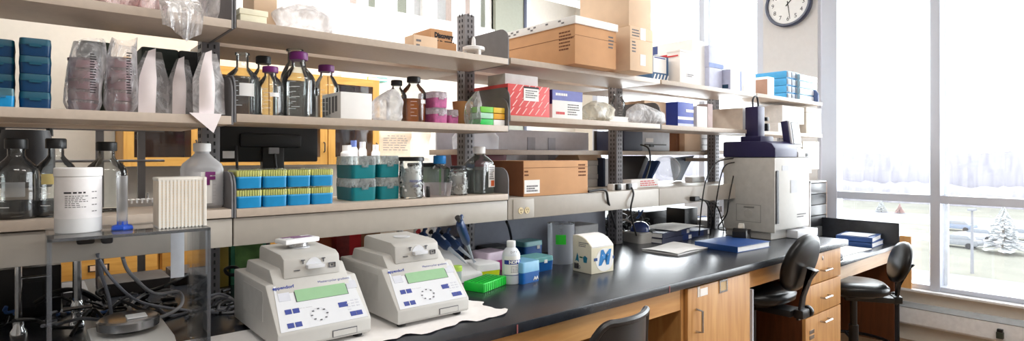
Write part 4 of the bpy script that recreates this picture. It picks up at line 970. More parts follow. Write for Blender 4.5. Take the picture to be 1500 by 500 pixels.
def leaning(u0, vb, u1, vt, Y, th, m, lab):
    a = (XY(u0, Y), zl); b = (XY(u1, Y), zat(vt, XY(u1, Y), Y)); d = Vector((b[0]-a[0], b[1]-a[1])); n = Vector((d.y, -d.x)).normalized()*th
    t = thing('binder', lab, 'binder', (a[0], Y, zl)); P = [(0, 0), (n.x, n.y+.0), (d.x+n.x, d.y+n.y), (d.x, d.y)]; lo = min(p[1] for p in P)
    part('cover', MB().prism([(p[0], p[1]-lo) for p in P], 'Y', 0, .2, m, bev=.003), t); part('pages', MB().prism([(p[0]+(.5-i % 3 // 1*0)*0, p[1]-lo+.001) for i, p in enumerate([(n.x*.15+d.x*.02, n.y*.15+d.y*.02), (n.x*.85+d.x*.02, n.y*.85+d.y*.02), (n.x*.85+d.x*1.005, n.y*.85+d.y*1.005), (n.x*.15+d.x*1.005, n.y*.15+d.y*1.005)])], 'Y', .003, .197, m_paper), t)
leaning(932, 262, 946, 233, 2.22, .04, m_dark, 'black binder leaning right on the far shelf')
leaning(950, 262, 966, 238, 2.22, .018, m_blue, 'blue folder leaning beside the black binder')
p = onY(981, 272, 2.19); t = thing('clear_dome', 'round clear plastic dome lid standing on edge', 'dome', (p[0], 2.21, zl), -50)
r = px(20, p); b = MB().lathe([(r, 0), (r*.96, .03), (r*.8, .055), (r*.5, .07), (.004, .075)], film('dome_clear', (.96, .97, .98, 1), C(232, 236, 244), opacity=.35, gloss=.35, rough=.1), n=36, capb=False, capt=False).lathe([(r*1.04, -.004), (r*1.05, .004), (r*.99, .004)], m_frost, n=36, capb=False, capt=False); part('dome', b, t).matrix_local = Matrix.Translation((0, .06, r)) @ Matrix.Rotation(math.pi/2, 4, 'X')
x0 = XY(988, 2.3); t = thing('fan_board', 'dark curved fan-shaped board behind the clear dome', 'board', (x0, 2.33, zl)); H = zat(228, XY(1018, 2.33), 2.33)-zl; W = XY(1018, 2.33)-x0
part('sheet', MB().grid(lambda i, j: (W*(.12+.45*i+j*(-.25+.70*i)+.1*j*j), .03*math.sin(i*2), H*(.02+.98*j)*(.90+.10*i)), 10, 8, mat('dark_slate_blue', C(40, 52, 72), .5)), t)
solo('box', MB().box(-.08, .08, -.03, .03, 0, .035, m_white, bev=.003), 'low white box right of the clear dome', 'box', (XY(1018, 2.2), 2.2, zl)).name = 'white_box'
t = thing('power_strip', 'white power strip with black plugs lying on the raceway', 'power strip', (XY(912, 1.90), 1.90, RT+.0005)); part('body', MB().box(-.10, .10, -.02, .02, 0, .032, m_white, bev=.004), t)
for x in (-.07, .02): part('plug', MB().box(x-.018, x+.018, -.036, -.018, .0, .032, m_black, bev=.005), t)
t = thing('carton', 'long white printed box on the raceway beside the power strip', 'box', (XY(948, 1.95), 1.99, RT+.0005)); part('box', MB().box(-.13, .12, -.03, .03, 0, .045, m_paper, bev=.002), t); lines(t, 3, -.05, .11, .006, .04, -.03, m_inkr, seed=5)
# printer etc on the far middle shelf
z = 1.445+TH+.0005
x0, x1 = XY(914, 2.2), XY(983, 2.2); w = x1-x0; h = zat(191, x0, 2.2)-z
t = thing('printer', 'grey and white printer with dark navy side on the far shelf', 'printer', ((x0+x1)/2, 2.31, z))
part('case', MB().box(-w/2, -w*.12, -.11, .11, 0, h, mat('printer_navy', C(34, 38, 62), .5), bev=.006).box(-w*.12, w/2, -.10, .11, 0, h*.98, mat('printer_grey', C(190, 196, 206), .4), bev=.006), t)
part('paper_tray', MB().box(-w*.06, w*.40, -.108, -.10, h*.3, h*.36, m_dark).box(.02, .06, -.11, -.10, h*.22, h*.36, m_dark).box(-w*.04, w*.12, -.104, -.10, h*.45, h*.66, m_white), t)
x0, x1 = XY(985, 2.25), XY(1000, 2.25); t = thing('books', 'brown book stack edge beside the printer', 'books', ((x0+x1)/2, 2.32, z)); 
part('covers', MB().box(-.045, -.01, -.09, .1, 0, .16, m_cardd, bev=.003).box(-.008, .02, -.08, .1, 0, .15, m_card, bev=.003).box(.022, .05, -.1, .1, 0, .165, m_cardd, bev=.003), t)
t, w, d, h = carton('carton', 'tan carton on the far shelf right of the printer', 'box', 1003, 1026, 193, z, 2.2, .2, m_card2)
t, w, d, h = carton('drawer_organizer', 'white three-drawer organizer on the far shelf beside the tan carton', 'organizer', 1028, 1044, 194, z, 2.2, .2, m_white); 
for k in (.33, .66): part('gap', MB().box(-w/2-.001, w/2, -d/2-.001, -d/2, h*k, h*k+.004, m_inkg), t)
xa, xb = XY(866, 2.47), XY(904, 2.47); solo('shelf_divider', MB().box(xa, xb, 2.44, 2.45, 1.4705, 1.60, mat('warm_grey', C(96, 92, 90), .6)), 'warm grey panel left of the printer below the middle shelf', 'divider')
# right end, behind the imaging cabinet
t, w, d, h = carton('carton', 'white carton on the far shelf by the window below the middle shelf', 'box', 1176, 1200, 207, 1.455+TH+.001 if False else 1.33, 1.95, .2, mat('carton_warmwhite', C(226, 222, 214), .7))
solo('low_shelf', MB().box(4.25, XN[5]-.01, 1.9, 2.4, 1.305, 1.329, m_shelf, bev=.002), 'low grey shelf carrying the white carton by the window', 'shelf')
t = thing('drawer_unit', 'clear-fronted white drawer unit on the desk by the window', 'drawer unit', (XY(1192, 2.0), 2.06, DT+.0005))
W = .17; part('frame', MB().box(-W, -W+.012, -.1, .1, 0, .47, m_white).box(W-.012, W, -.1, .1, 0, .47, mat('unit_tan', C(220, 200, 186), .6)).box(-W, W, -.1, .1, .458, .47, m_white).box(-W, W, .09, .1, 0, .47, m_white), t)
for k, mm in enumerate((m_frost, m_dark, m_frost, m_dark, m_frost)): part('drawer', MB().box(-W+.014, W-.014, -.1, .085, .006+k*.09, .09+k*.09, mm, bev=.004), t)
# clock on the pillar
ck = onX(1155, 6, XW-.05); t = thing('wall_clock', 'round wall clock with dark rim on the pillar between the windows', 'clock', ck); R_ = .205
RX = Matrix.Rotation(-math.pi/2, 4, 'Y')
def cl(prof, m, n=56, **k): return MB().lathe(prof, m, n=n, **k)
o = part('rim', cl([(R_*.98, -.02), (R_, -.01), (R_, .02), (R_*.95, .032), (R_*.87, .03), (R_*.86, .012)], mat('clock_rim', C(64, 70, 92), .35), capt=False), t); o.matrix_local = RX
o = part('face', cl([(R_*.87, .006), (R_*.87, .012)], m_paper), t); o.matrix_local = RX
for i in range(1, 13):
    a = math.pi/2-i*math.pi/6; txt(t, str(i), R_*.26, (-.0135, -R_*.66*math.cos(a), R_*.66*math.sin(a)), right=(0, -1, 0), up=(0, 0, 1), m=m_ink, name='numeral')
def hand(ang, l, w):
    a = math.radians(90-ang); d = Vector((0, -math.cos(a), math.sin(a))); n = Vector((0, math.sin(a), math.cos(a)))
    b = MB(); q = Vector((-.016, 0, 0)); b.add([q-d*R_*.12-n*w, q-d*R_*.12+n*w, q+d*l+n*w*.5, q+d*l-n*w*.5], [(0, 1, 2, 3)], m_black); part('hand', b, t)
hand(44, R_*.5, .006); hand(172, R_*.68, .0045)

# dark cases on a far side shelf and folders on top of the far wall cabinets
solo('far_side_shelf', MB().box(-.22, .44, 2.17, 2.46, 1.533, 1.558, m_shelf, bev=.002), 'far side shelf carrying the dark cases behind the sterile pouches', 'shelf')
for u0, u1, vt, l, m in ((118, 163, 46, 'dark green case behind the left bag of petri dishes', mat('case_green', C(34, 52, 40), .6)), (207, 262, 56, 'green-black case behind the left sterile pouch', mat('case_greenblack', C(24, 40, 36), .6)), (263, 316, 60, 'black case behind the right sterile pouch', mat('case_black', C(26, 28, 30), .6))):
    Yc = 2.20; x0, x1 = XY(u0, Yc), XY(u1, Yc); h = min(zat(vt, x0, Yc), 1.80)-1.559
    t = thing('storage_case', l, 'case', ((x0+x1)/2, Yc+.11, 1.559)); part('shell', MB().box(-(x1-x0)/2, (x1-x0)/2, -.11, .11, 0, h, m, bev=.008), t); part('lid_line', MB().box(-(x1-x0)/2-.001, (x1-x0)/2+.001, -.112, -.109, h*.7, h*.72, m_dark), t)
zc = 2.091
for u0, u1, l, m in ((500, 538, 'white folder lying on the far cabinets', m_paper), (539, 566, 'lime folder lying on the far cabinets', mat('lime_folder', C(206, 226, 80), .5)), (567, 600, 'teal folder lying on the far cabinets', mat('teal_folder', C(110, 196, 190), .5))):
    x0, x1 = XY(u0, 4.52), XY(u1, 4.52)
    if x1 > 2.3: x1 = 2.3
    t = thing('folder', l, 'folder', ((x0+x1)/2, 4.66, zc)); part('cover', MB().box(-(x1-x0)/2, (x1-x0)/2, -.14, .14, 0, .03, m, bev=.004), t); part('pages', MB().box(-(x1-x0)/2+.004, (x1-x0)/2-.004, -.1405, .13, .005, .025, m_paper), t)
# ================================================================== CLEAR ACRYLIC STAND AND WHAT IS ON IT
AZ = 1.262; Ya, Yb = 1.56, 1.80
xa, xb = XY(69, Ya), XY(308, Ya)
t = thing('acrylic_stand', 'clear acrylic table stand on the left of the bench', 'stand', ((xa+xb)/2, Ya, BT)); W = (xb-xa)/2
m_aedge = film('acrylic_edge', (.9, .93, .95, 1), C(176, 180, 190), opacity=.25, gloss=.3, rough=.08)
def slab(mb, x0, x1, y0, y1, z0, z1): return mb.box(x0, x1, y0, y1, z0, z1, m_acryl)
H = AZ-BT
part('top', slab(MB(), -W, W, 0, Yb-Ya, H-.007, H), t)
part('side_panel', slab(MB(), -W, -W+.006, 0, Yb-Ya, .0005, H-.007), t); part('side_panel', slab(MB(), W-.006, W, 0, Yb-Ya, .0005, H-.007), t)
part('polished_edge', MB().box(-W-.001, -W+.008, -.0015, .001, .0005, H, m_aedge).box(W-.007, W+.001, -.0015, .001, .0005, H, m_aedge).box(-W, W, -.0015, .0005, H-.007, H, m_aedge), t)
cx_ = (xa+xb)/2; za, zb_ = zat(407, XY(260, 1.70), 1.70)-BT, zat(366, XY(260, 1.70), 1.70)-BT
part('tag', MB().box(XY(250, 1.7)-cx_, XY(270, 1.7)-cx_, .14, .142, za, H-.0075, mat('tag_white', C(232, 234, 240), .5), bev=.0008), t, 'white hanging tag')
z = AZ+.0005
Y = 1.68; x = XY(115, Y); h = zat(245.5, x, Y)-z; r = px(28.5, (x, Y))
t = thing('powder_jar', 'white round plastic powder jar with printed label', 'jar', (x, Y, z))
part('jar_body', MB().lathe([(r*.95, 0), (r*.985, .003), (r*.985, h*.86), (r*.9, h*.87)], m_white, n=48), t)
part('lid', MB().lathe([(r*1.0, h*.865), (r*1.02, h*.87), (r*1.02, h*.985), (r*.98, h)], m_white, n=48), t)
wraplabel(t, r*.992, -2.9, -.2, h*.22, h*.82, mat('jar_label', C(240, 238, 240), .6), k=24)
b = []
def cyl_text(s, size, ang, zc, m, **kw):
    """letters set one by one round the jar"""
    stp = size*.62/r
    for i, ch in enumerate(s):
        if ch != ' ': on_cyl(t, ch, size, r*.996, ang+i*stp, zc, m, **kw)
pl_ = MB(); random.seed(6)
for i in range(7):
    a = -2.2; e = a+random.uniform(.5, 1.1)
    while a < e:
        w_ = random.uniform(.05, .16); zz = h*(.56-.028*i); vs = []
        for k in range(3): aa = a+w_*k/2; vs += [(r*.996*math.cos(aa), r*.996*math.sin(aa), zz), (r*.996*math.cos(aa), r*.996*math.sin(aa), zz+h*.012)]
        pl_.add(vs, [(0, 2, 3, 1), (2, 4, 5, 3)], m_inkg); a += w_+.04
for i in range(4):
    for a in (-1.05, -.9):
        zz = h*(.62-.1*i); vs = []
        for k in range(3): aa = a+.12*k/2; vs += [(r*.996*math.cos(aa), r*.996*math.sin(aa), zz), (r*.996*math.cos(aa), r*.996*math.sin(aa), zz+h*.014)]
        pl_.add(vs, [(0, 2, 3, 1), (2, 4, 5, 3)], m_inkg)
a = -2.25
for w_ in (.34, .16, .14, .1):
    vs = []
    for k in range(4): aa = a+w_*k/3; vs += [(r*.996*math.cos(aa), r*.996*math.sin(aa), h*.605), (r*.996*math.cos(aa), r*.996*math.sin(aa), h*.63)]
    pl_.add(vs, [(0, 2, 3, 1), (2, 4, 5, 3), (4, 6, 7, 5)], m_ink); a += w_+.06
part('printed_lines', pl_, t)
# measuring cylinder
Y = 1.655; x = XY(179, Y); t = thing('measuring_cylinder', 'frosted measuring cylinder on a blue hexagonal foot', 'cylinder', (x, Y, z)); h = zat(258, x, Y)-z; r = px(6.8, (x, Y))
part('tube', MB().lathe([(r, .012), (r, h-.002), (r*1.06, h)], m_frost, n=24, capt=False), t)
part('foot', MB().lathe([(r*2.1, 0), (r*2.2, .003), (r*2.0, .009), (r*1.1, .012), (r*1.05, .02)], mat('foot_blue', C(44, 92, 210), .35), n=6), t, 'blue hexagonal foot')
# rack of white strips
Y0 = 1.60; x0, x1 = XY(232, Y0), XY(302, Y0); w = x1-x0; h = zat(261, x0, Y0)-z; d = .085
t = thing('tip_rack', 'white ribbed block of stacked tube strips on the acrylic stand', 'rack', ((x0+x1)/2, Y0+d/2+.004, z))
m_rk = mat('rack_white', C(240, 236, 228), .45, noise=.03); m_rki = mat('rack_core', C(246, 232, 212), .6)
b = MB().box(-w*.485, w*.485, -d*.475, d*.475, .004, h*.93, m_rki)
part('core', b, t); b = MB()
for k in range(13): x = -w/2+.004+k*(w-.008)/12; b.box(x-.0024, x+.0024, -d/2, d/2, 0, h*.95, m_rk)
for k in range(17): zz = .002+k*h*.9/16; b.box(-w/2+.003, w/2-.003, -d/2+.0015, d/2-.0015, zz, zz+.0022, m_rk)
part('ribs', b, t); part('top_plate', MB().box(-w/2, w/2, -d/2, d/2, h*.93, h, m_rk, bev=.003), t)
b = MB().box(w/2-.006, w/2+.002, -d/2-.002, d/2, 0, h, m_rk, bev=.002); part('side_strip', b, t)
# balance / hotplate underneath
t = thing('balance', 'white bench balance with round steel pan under the acrylic stand', 'balance', (.195, 1.77, BT)); 
part('body', MB().prism([(-.15, .0), (-.15, .03), (-.10, .052), (.095, .055), (.095, .0)], 'X', -.082, .088, m_body, bev=.006), t)
part('pan_support', MB().lathe([(.03, .055), (.03, .066)], m_dark, n=20), t)
part('pan', MB().lathe([(.060, .066), (.068, .068), (.069, .088), (.064, .092), (.045, .088), (.001, .087)], m_steel, n=48), t)
part('paper_disc', MB().box(-.004, .04, -.015, .03, .0885, .0905, m_paper), t, 'scrap of white weighing paper')
# ================================================================== THERMAL CYCLERS
m_lcd = mat('lcd_green', C(150, 192, 150), .3, noise=.03); m_btn = mat('button_blue', C(54, 70, 150), .4); m_pale = mat('decal_grey', C(208, 210, 220), .5); m_outl = mat('outline_grey', C(90, 90, 96), .6)
def cycler():
    t = thing('thermal_cycler', '', 'thermal cycler', (0, 0, BT), 0, 'white thermal cyclers on the bench'); W = .128
    zf, yp, zp = .052, .102, .160
    part('housing', MB().prism([(.004, .012), (0, .016), (0, zf), (yp, zp), (.40, zp), (.405, zp-.005), (.405, .012)], 'X', -W, W, m_body, bev=.006), t)
    for x in (-.10, .10):
        for y in (.03, .36): part('foot', MB().lathe([(.013, 0), (.014, .012)], m_rubber, n=16), t).location = (x, y, 0)
    s = Vector((0, yp, zp-zf)).normalized(); n = Vector((0, -s.z, s.y)); L = (Vector((0, yp, zp))-Vector((0, 0, zf))).length
    def P(fx, fy, o=.0012): return Vector((-W+2*W*fx, 0, zf))+s*(L*(1-fy))+n*o
    b = MB(); p0 = [P(.035, .97), P(.965, .97), P(.925, .05), P(.075, .05)]
    b.add(p0+[q-n*.003 for q in p0], [(0, 1, 2, 3), (0, 4, 5, 1), (1, 5, 6, 2), (2, 6, 7, 3), (3, 7, 4, 0)], m_panel); pn = part('control_panel', b, t)
    def q(fx, fy, w, h, m, name, o=.002):
        c = P(fx, fy, o); bb = MB(); r = X_*w/2; u = s*h/2
        v = [c-r-u, c+r-u, c+r+u, c-r+u]; bb.add(v+[k-n*(o-.0008) for k in v], [(0, 1, 2, 3), (0, 4, 5, 1), (1, 5, 6, 2), (2, 6, 7, 3), (3, 7, 4, 0)], m); return part(name, bb, pn)
    q(.55, .30, .148, .040, m_outl, 'display_bezel', .0018); q(.55, .31, .143, .036, m_lcd, 'display', .0028)
    for fx, fy in ((.155, .29), (.90, .24)): q(fx, fy, .030, .026, m_pale, 'grey_patch')
    for fx, fy in ((.155, .60), (.235, .60), (.145, .87), (.225, .87), (.815, .86), (.885, .86)): q(fx, fy, .017, .014, m_btn, 'button')
    q(.735, .64, .026, .015, m_btn, 'button')
    for i in range(3):
        for j in range(4): q(.79+.055*i, .58+.06*j, .009, .003, m_pale, 'key_mark') if not (j == 3 and i) else None
    bb = MB()
    for k in range(8):
        a = k*math.pi/4; c = P(.46, .75, .002)+X_*(.021*math.cos(a))+s*(.017*math.sin(a)); r = X_*.003; u = s*.003
        bb.add([c-r-u*.6, c+r-u*.6, c+r+u*.6, c-r+u*.6], [(0, 1, 2, 3)], m_outl)
    part('cursor_ring', bb, pn)
    bb = MB()
    for k in range(24):
        a = k*math.pi/12; a2 = a+.2; pts = []
        for rr in (.022, .0235): pts.append([P(.46, .75, .0019)+X_*(rr*math.cos(x))+s*(rr*.85*math.sin(x)) for x in (a, a2)])
        bb.add([pts[0][0], pts[0][1], pts[1][1], pts[1][0]], [(0, 1, 2, 3)], m_pale)
    part('dial_outline', bb, pn)
    c = P(.17, .10, .0022); txt(pn, 'eppendorf', .0135, c, right=(1, 0, 0), up=s, m=m_inkb, bold=.0004)
    c = P(.72, .09, .0022); txt(pn, 'Mastercycler gradient', .0105, c, right=(1, 0, 0), up=s, m=m_inkb)
    c = P(.33, .57, .0022); txt(pn, '—— — ———', .006, c, right=(1, 0, 0), up=s, m=m_outl)
    # card slot on the front face
    part('card_slot', MB().box(.015, .085, -.0015, 0, .018, .036, m_outl).box(.017, .083, -.0025, -.001, .019, .034, m_body), t)
    # wedge collar
    part('collar', MB().prism([(.075, .135), (.135, .195), (.34, .195), (.36, .155), (.36, .135)], 'X', -.108, .104, m_body, bev=.007), t)
    # lid block
    ld = part('lid', MB().prism([(.105, .168), (.110, .222), (.135, .232), (.31, .238), (.325, .23), (.33, .168)], 'X', -.078, .082, m_body, bev=.006), t)
    yf = .1035
    part('lever', MB().lathe([(.024, -.006), (.023, .0)], m_panel, n=28).box(-.024, .024, -.004, .006, .0, .02, m_panel, bev=.002), ld).matrix_local = Matrix.Translation((.006, yf+.004, .196)) @ Matrix.Rotation(math.pi/2, 4, 'X')
    bb = MB()
    for x in (-.026, .032): bb.box(x, x+.002, yf+.001, yf+.004, .205, .216, m_outl).box(x-.004, x+.006, yf+.001, yf+.004, .214, .2165, m_outl)
    for (a0, a1, c0, c1) in ((.048, .068, .186, .188), (.048, .068, .198, .200), (.048, .050, .186, .2), (.066, .068, .186, .2), (.056, .061, .191, .195)): bb.box(a0, a1, yf+.0005, yf+.004, c0, c1, m_outl)
    bb.box(-.05, -.034, yf+.0005, yf+.004, .188, .190, m_outl)
    part('lid_marks', bb, ld)
    part('lid_window', MB().lathe([(.028, .2352), (.028, .2372)], m_panel, n=28), ld).matrix_local = Matrix.Translation((.005, .215, 0))
    # side recess
    part('side_recess', MB().box(-W-.0008, -W+.001, .12, .30, .06, .14, mat('recess_grey', C(196, 194, 190), .5)), t)
    return t
cy = cycler(); cy.location = (.604, 1.475, BT+.004); cy['label'] = 'white thermal cycler with a small pad lying on its lid'
c2 = dup(cy, (.943, 1.475, BT+.004), 'white thermal cycler nearer the pipettes, nothing on its lid')
t = thing('sealing_pad', 'small white pad with purple print lying on the left cycler lid', 'pad', (.606, 1.70, BT+.004+.239), 12)
part('pad', MB().box(-.055, .055, -.03, .032, .010, .024, m_white, bev=.004), t); part('print', MB().box(-.045, .05, -.02, .028, .0238, .0246, m_panel).box(-.02, .042, -.012, .006, .0244, .0252, m_purple).box(-.04, .02, .014, .026, .0244, .0252, m_purple), t); part('foil', MB().lathe([(.03, 0.0), (.03, .010)], m_steel, n=28), t)
# towel under the cyclers
random.seed(9)
def towel(i, j):
    x = -.42+.86*i; y = -.115+.36*j
    e = max(0, abs(i-.5)*2-.9)*10; f = max(0, .12-j)/.12
    return (x+.012*math.sin(j*17)*(i > .9)+.01*math.sin(j*31), y+.012*math.sin(i*26)*(j < .1)+.008*math.sin(i*57)*(j < .1), .0015+.004*(e+f)*abs(math.sin(i*41+j*13))*.9)
solo('paper_towel', MB().grid(towel, 70, 24, mat('towel', C(246, 242, 240), .9, noise=.03, bump=.3)), 'white crumpled paper towel spread under the two cyclers', 'paper towel', (.74, 1.52, BT+.0004))
# boxes behind the cyclers, on the far half of the bench
Y = 2.42; x0, x1 = XY(338, Y), XY(396, Y); g_ = thing('carton', 'green printed carton behind the left cycler', 'box', ((x0+x1)/2, Y+.06, BT)); w = x1-x0; 
part('box', MB().box(-w/2, w/2, -.06, .06, 0, .20, mat('green_print', C(70, 150, 118), .5, noise=.5, scale=14), bev=.002), g_); part('panel', MB().box(-w*.4, w*.3, -.0615, -.06, .06, .17, mat('green_print_lime', C(112, 160, 90), .5, noise=.4, scale=18)), g_)
x0 = XY(328, 2.40); solo('yellow_board', MB().box(-.02, .02, -.05, .05, 0, .21, mat('mustard', C(160, 136, 50), .6), bev=.002), 'mustard yellow board beside the green carton', 'board', (x0, 2.46, BT))
Y = 2.44; x0, x1 = XY(493, Y), XY(512, Y)
t = thing('carton', 'tall red box behind the two cyclers', 'box', ((x0+x1)/2, Y+.05, BT)); w = x1-x0; part('box', MB().box(-w/2, w/2, -.05, .05, 0, .2, mat('brick_red', C(150, 44, 44), .5, noise=.25, scale=40), bev=.002), t)
x0, x1 = XY(508, 2.6), XY(527, 2.6); t = thing('folder', 'bright red folder behind the tall red box', 'folder', ((x0+x1)/2, 2.62, BT)); part('sheet', MB().box(-.05, .05, 0, .01, 0.0, .215, m_inkr), t)
x0, x1 = XY(505, 2.68), XY(560, 2.68); t = thing('carton', 'brown carton behind the red boxes', 'box', ((x0+x1)/2, 2.76, BT)); w = x1-x0; part('box', MB().box(-w/2, w/2, -.06, .06, 0, .24, mat('carton_brown', C(150, 118, 84), .8, noise=.15, scale=20), bev=.002), t)
x0 = XY(476, 2.45); t = thing('carton', 'small orange box left of the tall red box', 'box', (x0, 2.5, BT)); part('box', MB().box(-.03, .035, -.04, .04, 0, .195, mat('orange_box', C(178, 84, 40), .6), bev=.002), t)
# ================================================================== PIPETTES AND THINGS BY THE PIPETTES
m_pip = mat('pipette_blue', C(34, 60, 104), .35); m_pipl = mat('pipette_grip', C(52, 84, 134), .35); m_shaft = mat('pipette_shaft', C(176, 184, 196), .3)
p = onZ(690, 398, BT+.03)
t = thing('pipette_rest', 'white sloping rest holding the blue pipettes', 'rest', (1.29, 2.03, BT))
part('plate', MB().prism([(-.17, 0), (-.17, .03), (-.10, .045), (.12, .13), (.14, .13), (.14, 0)], 'X', -.19, .13, m_white, bev=.006), t)
for x in (-.1, -.02, .06): part('prong', MB().tube([(x, .12, .12), (x, .10, .20)], [.022, .012], m_white, smooth=False), t)
def pipette(label, a, b, red=False, dark=False):
    """a = plunger end, b = tip end (world points)"""
    a, b = Vector(a), Vector(b); d = (b-a); L = d.length; d.normalize()
    t = thing('pipette', label, 'pipette', b, 0, 'blue pipettes on the rest')
    up = Vector((0, 0, 1)); s = d.cross(up).normalized(); f = s.cross(d)
    R = Matrix(((s.x, f.x, -d.x, 0), (s.y, f.y, -d.y, 0), (s.z, f.z, -d.z, 0), (0, 0, 0, 1)))     # local z runs from the tip up to the plunger
    def pt(name, mb, par=t):
        mb.v = [tuple((R @ Vector(v))) for v in mb.v]; return part(name, mb, par)
    hb = m_dark if dark else m_pip
    pt('handle', MB().loft([(L*.46, .010, .012, 3), (L*.52, .015, .018, 3), (L*.80, .016, .020, 3), (L*.88, .014, .018, 3), (L*.90, .010, .012, 2)], hb, n=20))
    pt('finger_hook', MB().tube([(0, .012, L*.84), (0, .034, L*.87), (0, .040, L*.83)], [.008, .007, .005], hb))
    pt('plunger', MB().lathe([(.004, L*.9), (.004, L*.955), (.010, L*.955), (.011, L*.99), (.008, L)], m_inkr if red else m_dark, n=16))
    pt('shaft', MB().lathe([(.0025, 0), (.004, L*.12), (.0065, L*.30), (.008, L*.46)], m_black if dark else m_shaft, n=16))
    pt('display_window', MB().box(-.006, .006, .0165, .0195, L*.62, L*.74, m_panel))
    return t
def W3(u, v, Y): return onY(u, v, Y)
pipette('blue pipette second from the upright one, lying on the rest', W3(630, 339, 2.04), W3(682, 386, 1.88))
pipette('blue pipette next to the upright one, lying on the rest', W3(645, 340, 2.06), W3(697, 384, 1.90))
pipette('blue pipette farthest left on the rest with a red plunger', W3(612, 338, 2.02), W3(655, 392, 1.85), red=True)
pipette('dark blue pipette standing upright against the raceway with black shaft', W3(670, 318, 1.775), W3(695, 386, 1.93), dark=False)
t = thing('pipette_holder', 'dark blue upright pipette holder block', 'holder', (1.50, 2.14, BT)); part('body', MB().box(-.045, .04, -.03, .03, 0, .14, m_pip, bev=.01), t)
# white-lidded yellow tip box and others
m_neon = mat('neon_yellow', C(226, 240, 40), .4); m_neong = mat('neon_green', C(24, 206, 60), .4)
def lowbox(label, u0, u1, vfront, rot, w, d, h, base, lidm, frac, name='tip_box', cat='tip box', grp=None):
    p = onZ((u0+u1)/2, vfront, BT); t = thing(name, label, cat, (p[0], p[1]+d/2, BT+.0005), rot, grp)
    part('base', MB().loft([(0, w/2*.96, d/2*.96, 10), (h*frac, w/2, d/2, 10)], base, n=36), t)
    part('lid', MB().loft([(h*frac, w/2*1.01, d/2*1.01, 10), (h*.96, w/2*.99, d/2*.99, 10), (h, w/2*.95, d/2*.95, 10)], lidm, n=36), t); return t
t = lowbox('neon yellow tip box with a white lid beside the pipette rest', 702, 737, 407, -6, .115, .14, .058, m_neon, m_white, .5)
p = onZ(700, 432, BT); t = thing('tube_rack', 'bright green ribbed tube rack in front of the white rest', 'rack', (1.345, 1.745, BT+.0005), 20); w = .165
b = MB().box(-w/2, w/2, -.045, .045, 0, .034, m_neong, bev=.003)
for k in range(12): x = -w/2+.008+k*(w-.016)/11; b.box(x-.003, x+.003, -.0475, .0475, .002, .031, m_neong)
part('body', b, t); b = MB()
for i in range(11):
    for j in range(5): x = -w/2+.012+i*.0126; y = -.034+j*.017; b.lathe([(.004, .0342), (.004, .0348)], mat('hole_green', C(10, 120, 40), .6), n=8, cx=x, cy=y)
part('holes', b, t)
p = onZ(677, 432, BT); t = thing('tube', 'capped plastic tube with lime green cap standing by the right cycler', 'tube', (p[0]-.0, p[1]+.03, BT))
part('tube_body', MB().lathe([(.004, 0), (.014, .025), (.0145, .085)], film('tube_milky', (.9, .95, .95, 1), C(206, 222, 220), opacity=.55, gloss=.3), n=22), t); part('cap', MB().lathe([(.017, .083), (.0175, .084), (.0175, .10), (.016, .102)], mat('lime_cap', C(176, 214, 90), .4), n=22), t)
t = lowbox('magenta tip box with a clear lid left of the white squeeze bottle', 712, 742, 398, 8, .125, .11, .085, mat('magenta_box', C(168, 58, 132), .4), mat('lid_lilac', C(206, 188, 206), .4), .55)
t = thing('dark_tray', 'dark flat tray lying behind the magenta tip box', 'tray', (1.68, 2.11, BT+.0005)); part('tray', MB().box(-.07, .06, -.05, .05, 0, .085, m_dark, bev=.004), t)
# white bottle with blue band
p = onZ(753.5, 416, BT); x, Y = p[0], p[1]+.02; h = zat(353, x, Y)-BT; r = px(13.2, (x, Y))
t = thing('squeeze_bottle', 'white round bottle with a blue banded label in front of blue boxes', 'bottle', (x, Y, BT+.0005))
part('bottle_body', MB().lathe([(r*.93, 0), (r, .004), (r, h*.66), (r*.94, h*.72), (r*.72, h*.80), (r*.45, h*.85), (r*.45, h*.87)], mat('bottle_bluewhite', C(226, 232, 240), .35), n=40), t)
part('cap', MB().lathe([(r*.48, h*.85), (r*.5, h*.86), (r*.5, h*.985), (r*.45, h)], m_white, n=30), t)
wraplabel(t, r*1.008, -3.1, -.05, h*.22, h*.66, m_paper, k=24); wraplabel(t, r*1.012, -3.1, -.05, h*.47, h*.57, m_inkb, 'blue_band', k=24); wraplabel(t, r*1.012, -3.1, -.05, h*.21, h*.225, m_inkb, 'blue_band', k=24)
for i, ch in enumerate('NOPE'): on_cyl(t, ch, h*.095, r*1.02, -2.32+i*.34, h*.52, m_paper, bold=.001, sx=1.1)
for i, ch in enumerate('DPT'): on_cyl(t, ch, h*.07, r*.94, -2.2+i*.30, h*.755, m_inkg)
lines_ = MB(); random.seed(1)
for i in range(5):
    a = -2.3
    while a < -1.1:
        w_ = random.uniform(.08, .2); zz = h*(.42-.035*i); vs = []
        for k in range(3): aa = a+w_*k/2; vs += [(r*1.013*math.cos(aa), r*1.013*math.sin(aa), zz), (r*1.013*math.cos(aa), r*1.013*math.sin(aa), zz+h*.014)]
        lines_.add(vs, [(0, 2, 3, 1), (2, 4, 5, 3)], m_inkg); a += w_+.05
part('printed_lines', lines_, t)
